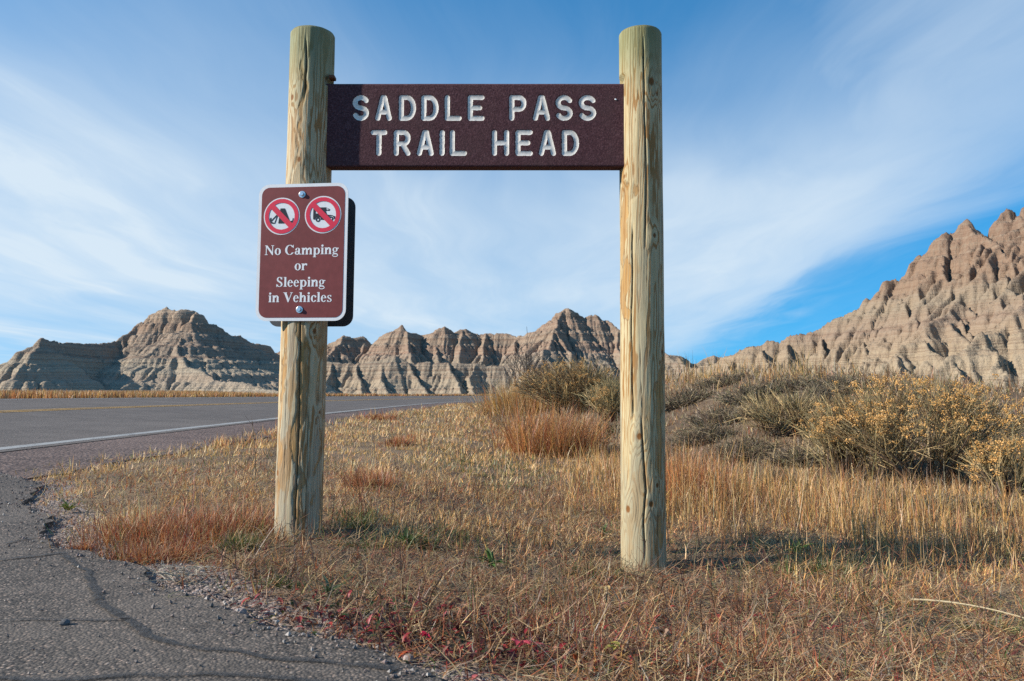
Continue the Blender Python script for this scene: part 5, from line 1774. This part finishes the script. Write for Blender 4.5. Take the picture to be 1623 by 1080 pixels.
def rabbitbrush(px, py, rx, ry, hgt, nst, label, seed, heads=True, headfrac=0.6, lean=0.0, green=0.5):
    gg = np.random.default_rng(1500 + seed)
    c = ground_hit(px, py)
    o3 = np.array([c.x, c.y, c.z])
    root = empty('rabbitbrush', c, label, 'shrub', 'rabbitbrush shrubs on the bank')
    # woody base limbs
    nb_ = 26
    az_ = gg.uniform(0, 2 * math.pi, nb_)
    q = 0.35 + 0.65 * np.sqrt(gg.random(nb_))
    Lend = o3 + np.stack([rx * 0.55 * q * np.cos(az_) + lean * hgt * 0.3, ry * 0.55 * q * np.sin(az_), hgt * gg.uniform(0.22, 0.5, nb_)], 1)
    Lst = o3 + np.stack([rx * 0.16 * np.cos(az_), ry * 0.16 * np.sin(az_), np.full(nb_, -0.02)], 1)
    b = Bag()
    bendb = gg.normal(0, 0.03, (nb_, 3))
    tubes(b, Lst, Lend, np.full(nb_, 0.010), np.full(nb_, 0.005), np.tile(np.array([[0.11, 0.08, 0.06]]), (nb_, 1)) * gg.uniform(0.7, 1.5, (nb_, 1)), bendb, 5, 4)
    b.build('branches', M_blade, parent=root, origin=c)
    # green-grey wands
    wsel = gg.integers(0, nb_, nst)
    tt = gg.uniform(0.35, 1.0, nst)[:, None]
    S0 = Lst[wsel] + (Lend[wsel] - Lst[wsel]) * tt + bendb[wsel] * (tt * (1 - tt) * 4)
    a2 = az_[wsel] + gg.normal(0, 0.75, nst)
    rr_ = gg.random(nst) ** 0.6
    E0 = o3 + np.stack([rx * rr_ * np.cos(a2) + lean * hgt, ry * rr_ * np.sin(a2), hgt * np.sqrt(np.clip(1.02 - rr_ ** 2 * 0.72, 0, 1)) * gg.uniform(0.66, 1.06, nst)], 1)
    mix_ = gg.random((nst, 1))
    colw = np.where(mix_ < green, np.array([[0.36, 0.30, 0.155]]), np.where(mix_ < green + 0.42, np.array([[0.56, 0.43, 0.225]]), np.array([[0.30, 0.20, 0.11]]))) * gg.uniform(0.65, 1.4, (nst, 1))
    b = Bag()
    bend = gg.normal(0, 0.02, (nst, 3)); bend[:, 2] -= 0.02 * rr_
    r_px = 0.00042 * math.hypot(c.x, c.y)
    tubes(b, S0, E0, np.full(nst, max(0.0016, r_px)), np.full(nst, max(0.0009, r_px * 0.55)), colw, bend, 3, 3)
    # short side twigs on each wand
    k = 3
    id_ = np.repeat(np.arange(nst), k)
    t2 = gg.uniform(0.55, 0.95, len(id_))[:, None]
    Q0 = S0[id_] + (E0[id_] - S0[id_]) * t2 + bend[id_] * (t2 * (1 - t2) * 4)
    dr = (E0[id_] - S0[id_]); dr /= np.linalg.norm(dr, axis=1)[:, None]
    Q1 = Q0 + (dr + gg.normal(0, 0.35, dr.shape)) * gg.uniform(0.05, 0.12, (len(id_), 1))
    tubes(b, Q0, Q1, np.full(len(id_), max(0.001, r_px * 0.8)), np.full(len(id_), max(0.0006, r_px * 0.4)), colw[id_] * gg.uniform(0.8, 1.3, (len(id_), 1)), None, 3, 1)
    b.build('stems', M_blade, parent=root, origin=c)
    if heads:
        pat = fbm(E0[:, 0] * 4.5 + seed, E0[:, 1] * 4.5 + E0[:, 2] * 4.0, 3, 300 + seed)
        hi = np.where((pat > np.quantile(pat, 1 - headfrac)) & (E0[:, 2] > o3[2] + hgt * 0.40) & (rr_ > 0.35))[0]
        ends = np.concatenate([E0[hi]] + [Q1[hi * k + j] for j in range(1)])
        nt_ = 12
        C0 = np.repeat(ends, nt_, axis=0) + gg.normal(0, 0.013, (len(ends) * nt_, 3)) * np.array([1.0, 1.0, 0.7])
        hc = np.where(gg.random((len(C0), 1)) < 0.7, np.array([[0.70, 0.44, 0.165]]), np.array([[0.60, 0.34, 0.10]])) * gg.uniform(0.75, 1.3, (len(C0), 1))
        b = Bag()
        puffs(b, C0, gg.uniform(0.003, 0.0068, len(C0)), hc, gg)
        b.build('seed_heads', M_head, parent=root, origin=c)
    return root


rabbitbrush(1465, 764, 0.78, 0.5, 0.74, 620, 'wide rabbitbrush heavy with golden seed heads on the bank, far right', 1, True, 0.55, 0.0, 0.3)
rabbitbrush(1340, 762, 0.26, 0.26, 0.66, 230, 'loose rabbitbrush with golden heads, at the left side of the widest bush', 2, True, 0.42, -0.1, 0.4)
rabbitbrush(1598, 785, 0.22, 0.2, 0.34, 150, 'low rabbitbrush with golden heads at the right edge, below the widest bush', 3, True, 0.75, 0.0, 0.4)
rabbitbrush(905, 660, 0.95, 0.75, 0.92, 900, 'tall tan and olive rabbitbrush with few heads, left of the right post', 4, True, 0.22, 0.0, 0.12)
rabbitbrush(968, 668, 0.4, 0.4, 0.55, 260, 'small rabbitbrush with seed heads half hidden by the right post', 5, True, 0.35, 0.0, 0.6)
rabbitbrush(1240, 690, 0.42, 0.32, 0.36, 340, 'low headless olive tan shrub left of the golden rabbitbrush', 6, False, 0, 0.0, 0.2)

# --- low dead scrub on the bank slope
scrub = Bag()
for i, (px, py, rx_, hh_) in enumerate(((1085, 640, 0.5, 0.22), (1140, 668, 0.42, 0.2), (1190, 632, 0.5, 0.2), (1110, 700, 0.36, 0.2), (1175, 722, 0.34, 0.18), (1285, 640, 0.45, 0.2), (1265, 735, 0.3, 0.16), (1235, 620, 0.5, 0.2), (1330, 618, 0.45, 0.2), (1080, 600, 0.6, 0.24), (1145, 610, 0.5, 0.2), (1400, 800, 0.25, 0.12), (1530, 812, 0.3, 0.12), (950, 690, 0.35, 0.22), (1225, 770, 0.22, 0.14))):
    gg = np.random.default_rng(2500 + i)
    c = ground_hit(px, py)
    n = 320
    a = gg.uniform(0, 2 * math.pi, n); q = np.sqrt(gg.random(n))
    P0 = np.array(c) + np.stack([rx_ * 0.5 * q * np.cos(a), rx_ * 0.4 * q * np.sin(a), np.full(n, -0.02)], 1)
    P0[:, 2] = gz(P0[:, 0], P0[:, 1]) - 0.01
    P1 = P0 + np.stack([rx_ * 0.35 * q * np.cos(a) + gg.normal(0, 0.05, n), rx_ * 0.3 * q * np.sin(a) + gg.normal(0, 0.05, n), hh_ * gg.uniform(0.25, 1.0, n) * (1.1 - 0.6 * q)], 1)
    cs = np.array([(0.20, 0.145, 0.10), (0.32, 0.25, 0.17), (0.13, 0.095, 0.07), (0.42, 0.33, 0.20), (0.22, 0.20, 0.11)])[gg.integers(0, 5, n)] * gg.uniform(0.7, 1.3, (n, 1))
    rr0 = 0.0005 * math.hypot(c.x, c.y)
    b = scrub
    tubes(b, P0, P1, np.full(n, rr0), np.full(n, rr0 * 0.5), cs, gg.normal(0, 0.02, (n, 3)), 3, 2)
    ii = np.repeat(np.arange(n), 2)
    t_ = gg.uniform(0.4, 1.0, len(ii))[:, None]
    q0 = P0[ii] + (P1[ii] - P0[ii]) * t_
    tubes(b, q0, q0 + gg.normal(0, 0.045, (len(ii), 3)), np.full(len(ii), rr0 * 0.7), np.full(len(ii), rr0 * 0.4), cs[ii], None, 3, 1)
o = scrub.build('dead_scrub', M_blade, kind='stuff')
tag(o, 'tangled grey brown dead scrub spread over the bank', 'scrub')

# --- single tall seed stalks
G4 = 'tall dry grass stalks'
for i, (px, py, ptop, pxt, lab) in enumerate(((1165, 745, 645, 1184, 'tall pale stalk on the bank, leftmost of the tall seed stalks'),
                                              (1250, 800, 690, 1260, 'tall stalk with seed spike, second of the stalks from the left'),
                                              (1270, 800, 698, 1282, 'tall thin stalk with bent tip, close beside a seed-spiked stalk'),
                                              (1478, 830, 680, 1470, 'tallest dark stalk with a pale spike, in front of the golden rabbitbrush'),
                                              (1360, 810, 735, 1350, 'short stalk between the low shrub and the golden rabbitbrush'),
                                              (1215, 790, 700, 1230, 'slanting stalk between the orange clump and the low shrub'),
                                              (405, 770, 668, 400, 'bare brown weed stalk standing just left of the left post'),
                                              (950, 1000, 930, 962, 'curled pale stalk with seed head below the right post'))):
    c = ground_hit(px, py)
    tp = at(pxt, ptop, c.y + 0.01)
    b = Bag()
    gg = np.random.default_rng(70 + i)
    colr = np.array([[0.50, 0.36, 0.18]]) if i not in (3, 6) else np.array([[0.24, 0.15, 0.09]])
    P0 = np.array([[c.x, c.y, c.z - 0.01]]); P1 = np.array([list(tp)])
    root = empty('seed_stalk', c, lab, 'grass stalk', G4)
    tubes(b, P0, P1, np.array([0.0022]), np.array([0.0010]), colr, np.array([[0.006, 0, 0]]), 5, 6)
    if i == 6:
        n = 9
        t_ = gg.uniform(0.3, 0.95, n)[:, None]
        q0 = P0 + (P1 - P0) * t_
        q1 = q0 + np.stack([gg.normal(0, 0.03, n), gg.normal(0, 0.03, n), gg.uniform(0.02, 0.05, n)], 1)
        tubes(b, q0, q1, np.full(n, 0.0012), np.full(n, 0.0006), np.tile(colr, (n, 1)), None, 3, 1)
    b.build('stem', M_blade, parent=root, origin=c)
    if i != 6:
        b = Bag()
        n = 60
        t_ = 1 - 0.28 * gg.random(n) ** 0.8
        q0 = P0 + (P1 - P0) * t_[:, None] + gg.normal(0, 0.0018, (n, 3))
        puffs(b, q0, gg.uniform(0.0022, 0.0042, n), np.tile(np.array([[0.54, 0.40, 0.21]]), (n, 1)) * gg.uniform(0.8, 1.2, (n, 1)), gg)
        b.build('seed_spike', M_head, parent=root, origin=c)

# fallen stems
for i, (pa, pb, lab, colr) in enumerate((((1445, 968), (1640, 1008), 'long pale stem lying across the grass at the lower right', (0.62, 0.52, 0.34)),
                                         ((668, 1006), (715, 952), 'straight tan straw leaning over the red weeds', (0.55, 0.38, 0.2)))):
    A_ = ground_hit(*pa); B_ = ground_hit(*pb)
    b = Bag()
    tubes(b, np.array([list(A_ + Vector((0, 0, 0.03)))]), np.array([list(B_ + Vector((0, 0, 0.035)))]), np.array([0.0024]), np.array([0.0016]), np.array([colr]), np.array([[0, 0, 0.012]]), 5, 8)
    o = b.build('straw_stalk', M_blade, origin=tuple(A_))
    tag(o, lab, 'grass stem', 'fallen straw stems')
# bleached root tangle at the pavement edge
c = ground_hit(278, 922)
b = Bag()
n = 34
q0 = np.array(c) + np.stack([g.normal(0, 0.035, n), g.normal(0, 0.022, n), 0.012 + 0.014 * g.random(n)], 1)
q1 = q0 + np.stack([g.normal(0.02, 0.05, n), g.normal(0, 0.03, n), g.normal(0.002, 0.008, n)], 1)
tubes(b, q0, q1, np.full(n, 0.0016), np.full(n, 0.0007), np.tile(np.array([[0.56, 0.49, 0.38]]), (n, 1)) * g.uniform(0.75, 1.2, (n, 1)), g.normal(0, 0.008, (n, 3)), 3, 4)
o = b.build('bleached_roots', M_blade, origin=tuple(c))
tag(o, 'tangle of bleached dead roots on the asphalt edge below the red clump', 'roots')


# --- thin dead weed stalks standing in the foreground litter
b = Bag()
x, y, r = polar(900, 1.15, 4.2, 2.4, 0.62, g=g)
ok = off_pavement(x, y, g, 0.12) & (x > -0.75)
x, y = x[ok], y[ok]; n = len(x)
P0 = np.stack([x, y, gz(x, y) - 0.005], 1)
P1 = P0 + np.stack([g.normal(0, 0.03, n), g.normal(0, 0.03, n), 0.05 + 0.09 * g.random(n)], 1)
cs = np.array([(0.22, 0.10, 0.06), (0.30, 0.17, 0.10), (0.40, 0.20, 0.08), (0.14, 0.08, 0.06), (0.5, 0.36, 0.2)])[g.integers(0, 5, n)] * g.uniform(0.7, 1.25, (n, 1))
tubes(b, P0, P1, np.full(n, 0.0015), np.full(n, 0.0008), cs, g.normal(0, 0.006, (n, 3)), 3, 3)
ii = np.repeat(np.arange(n), 4)
t_ = g.uniform(0.35, 0.98, len(ii))[:, None]
q0 = P0[ii] + (P1[ii] - P0[ii]) * t_
q1 = q0 + np.stack([g.normal(0, 0.016, len(ii)), g.normal(0, 0.016, len(ii)), g.uniform(0.004, 0.028, len(ii))], 1)
tubes(b, q0, q1, np.full(len(ii), 0.0009), np.full(len(ii), 0.0005), cs[ii], None, 3, 1)
wsk = b.build('weed_stalks', M_blade, kind='stuff')
tag(wsk, 'thin brown dead weed stalks standing among the foreground grass', 'weeds')

# --- bare far shrub beyond the bank
def bare_shrub(px, py, depth, hgt, label, seed):
    gg = np.random.default_rng(seed)
    p_ = at(px, py, depth)
    z_ = float(gz(np.array([p_.x]), np.array([p_.y]))[0])
    c = Vector((p_.x, p_.y, z_ - 0.05))
    root = empty('bare_shrub', c, label, 'shrub', 'leafless shrubs behind the bank')
    b = Bag()
    lv = [(np.array(c), np.array([gg.normal(0, 0.3), gg.normal(0, 0.2), 1.0]), hgt * 0.42, 0.024) for _ in range(9)]
    for level in range(4):
        nx_l = []
        A0 = []; A1 = []; r0 = []; r1 = []
        for p0, d, L_, rad in lv:
            d = d / np.linalg.norm(d)
            p1 = p0 + d * L_
            A0.append(p0); A1.append(p1); r0.append(rad); r1.append(rad * 0.6)
            for _ in range(3 if level < 2 else 2):
                t_ = gg.uniform(0.45, 1.0)
                nx_l.append((p0 + d * L_ * t_, d + gg.normal(0, 0.38, 3) + np.array([0, 0, 0.12]), L_ * gg.uniform(0.5, 0.8), max(rad * 0.6, 0.008)))
        m = len(A0)
        tubes(b, np.array(A0), np.array(A1), np.array(r0), np.array(r1), np.tile(np.array([[0.25, 0.205, 0.165]]), (m, 1)), gg.normal(0, 0.02, (m, 3)), 3, 2)
        lv = nx_l
    b.build('twigs', M_blade, parent=root, origin=c)
    return root


bare_shrub(826, 600, 20.0, 2.15, 'leafless twiggy shrub rising against the far ridge, left of the tall tan bush', 31)

# ------------------------------------------------------------------ stones
def stone(name, px, py, size, mat, label, seed, group):
    gg = np.random.default_rng(seed)
    bm = bmesh.new()
    bmesh.ops.create_icosphere(bm, subdivisions=2, radius=1.0)
    sx = size * np.array([1.0, gg.uniform(0.7, 0.95), gg.uniform(0.55, 0.8)])
    for v in bm.verts:
        n_ = 1 + 0.35 * (float(fbm(np.array([v.co.x * 1.7 + seed]), np.array([v.co.y * 1.7 + v.co.z * 2.3]), 2, seed)[0]) - 0.5)
        v.co = Vector((v.co.x * sx[0] * n_, v.co.y * sx[1] * n_, v.co.z * sx[2] * n_))
    o = from_bm(name, bm, mat, None, False)
    c = ground_hit(px, py)
    on = edge_dist(np.array([c.x]), np.array([c.y]))[0] < 0
    o.location = Vector((c.x, c.y, (0.014 if on else c.z) + sx[2] * 0.55))
    o.rotation_euler = (0, 0, gg.uniform(0, 6))
    return tag(o, label, 'stone', group)


G5 = 'loose stones on the asphalt'
stone('pebble', 102, 1003, 0.0095, M_darkstone, 'grey pebble casting a shadow on the asphalt, lower left', 1, G5)
stone('pebble', 370, 1014, 0.0045, M_darkstone, 'small black pebble beside the long crack in the asphalt', 2, G5)
stone('pebble', 647, 1050, 0.014, M_stone, 'pinkish stone at the asphalt edge below the red weeds', 3, G5)
stone('pebble', 606, 1056, 0.009, M_stone, 'pale stone in the loose gravel, left of a pinkish stone', 4, G5)
stone('pebble', 380, 980, 0.016, M_stone, 'flat grey stone at the crumbled pavement edge', 5, G5)
stone('pebble', 128, 890, 0.006, M_darkstone, 'dark pebble near the crack at the far left', 6, G5)
stone('pebble', 590, 1065, 0.007, M_stone, 'pale pebble at the bottom edge in the loose gravel', 7, G5)

bag = Bag()
n = 5200
k = g.integers(0, len(pts), n)
k = k[(pts[k][:, 1] < 6.5)]
n = len(k)
off_ = g.normal(0.0, 0.055, n) + 0.025
X = pts[k, 0] - tang[k, 1] * off_ * -1 * -1 + g.normal(0, 0.03, n); Y = pts[k, 1] + tang[k, 0] * off_ + g.normal(0, 0.03, n)
ins = edge_dist(X, Y) < 0
Z = np.where(ins, 0.0155, gz(X, Y) + 0.002)
rad = 0.0016 + 0.0038 * g.random(n) ** 2.2
colr = np.array([(0.26, 0.21, 0.19), (0.36, 0.27, 0.235), (0.17, 0.155, 0.145), (0.44, 0.39, 0.35)])[g.integers(0, 4, n)] * g.uniform(0.7, 1.25, (n, 1))
puffs(bag, np.stack([X, Y, Z + rad * 0.4], 1), rad, colr, g)
# chips strewn over the pull-out and the shoulder edge
n = 2600
a = g.uniform(-0.75, 0.1, n); rr_ = 1.1 + 4.2 * g.random(n) ** 1.3
X = rr_ * np.sin(a); Y = rr_ * np.cos(a)
m = edge_dist(X, Y) < -0.01
X, Y = X[m], Y[m]; n = len(X)
rad = 0.001 + 0.0022 * g.random(n) ** 2.5
colr = np.array([(0.26, 0.21, 0.19), (0.34, 0.255, 0.22), (0.15, 0.14, 0.13)])[g.integers(0, 3, n)]
puffs(bag, np.stack([X, Y, 0.0145 + rad * 0.5], 1), rad, colr, g)
n = 5200
Y = 4.6 + 12 * g.random(n) ** 1.5
X = road_x(Y) + 1.25 + g.normal(0, 0.14, n) + 0.35 * (fbm(Y * 0.9, Y * 0, 3, 66) - 0.5)
rad = (0.003 + 0.006 * g.random(n) ** 2)
colr = np.array([(0.26, 0.20, 0.185), (0.36, 0.28, 0.25), (0.17, 0.14, 0.135), (0.42, 0.37, 0.33)])[g.integers(0, 4, n)]
puffs(bag, np.stack([X, Y, gz(X, Y) + rad * 0.3], 1), rad, colr, g)
gv = bag.build('loose_gravel', M_blade, kind='stuff')
tag(gv, 'loose pinkish gravel and chips along the broken pavement edge', 'gravel')
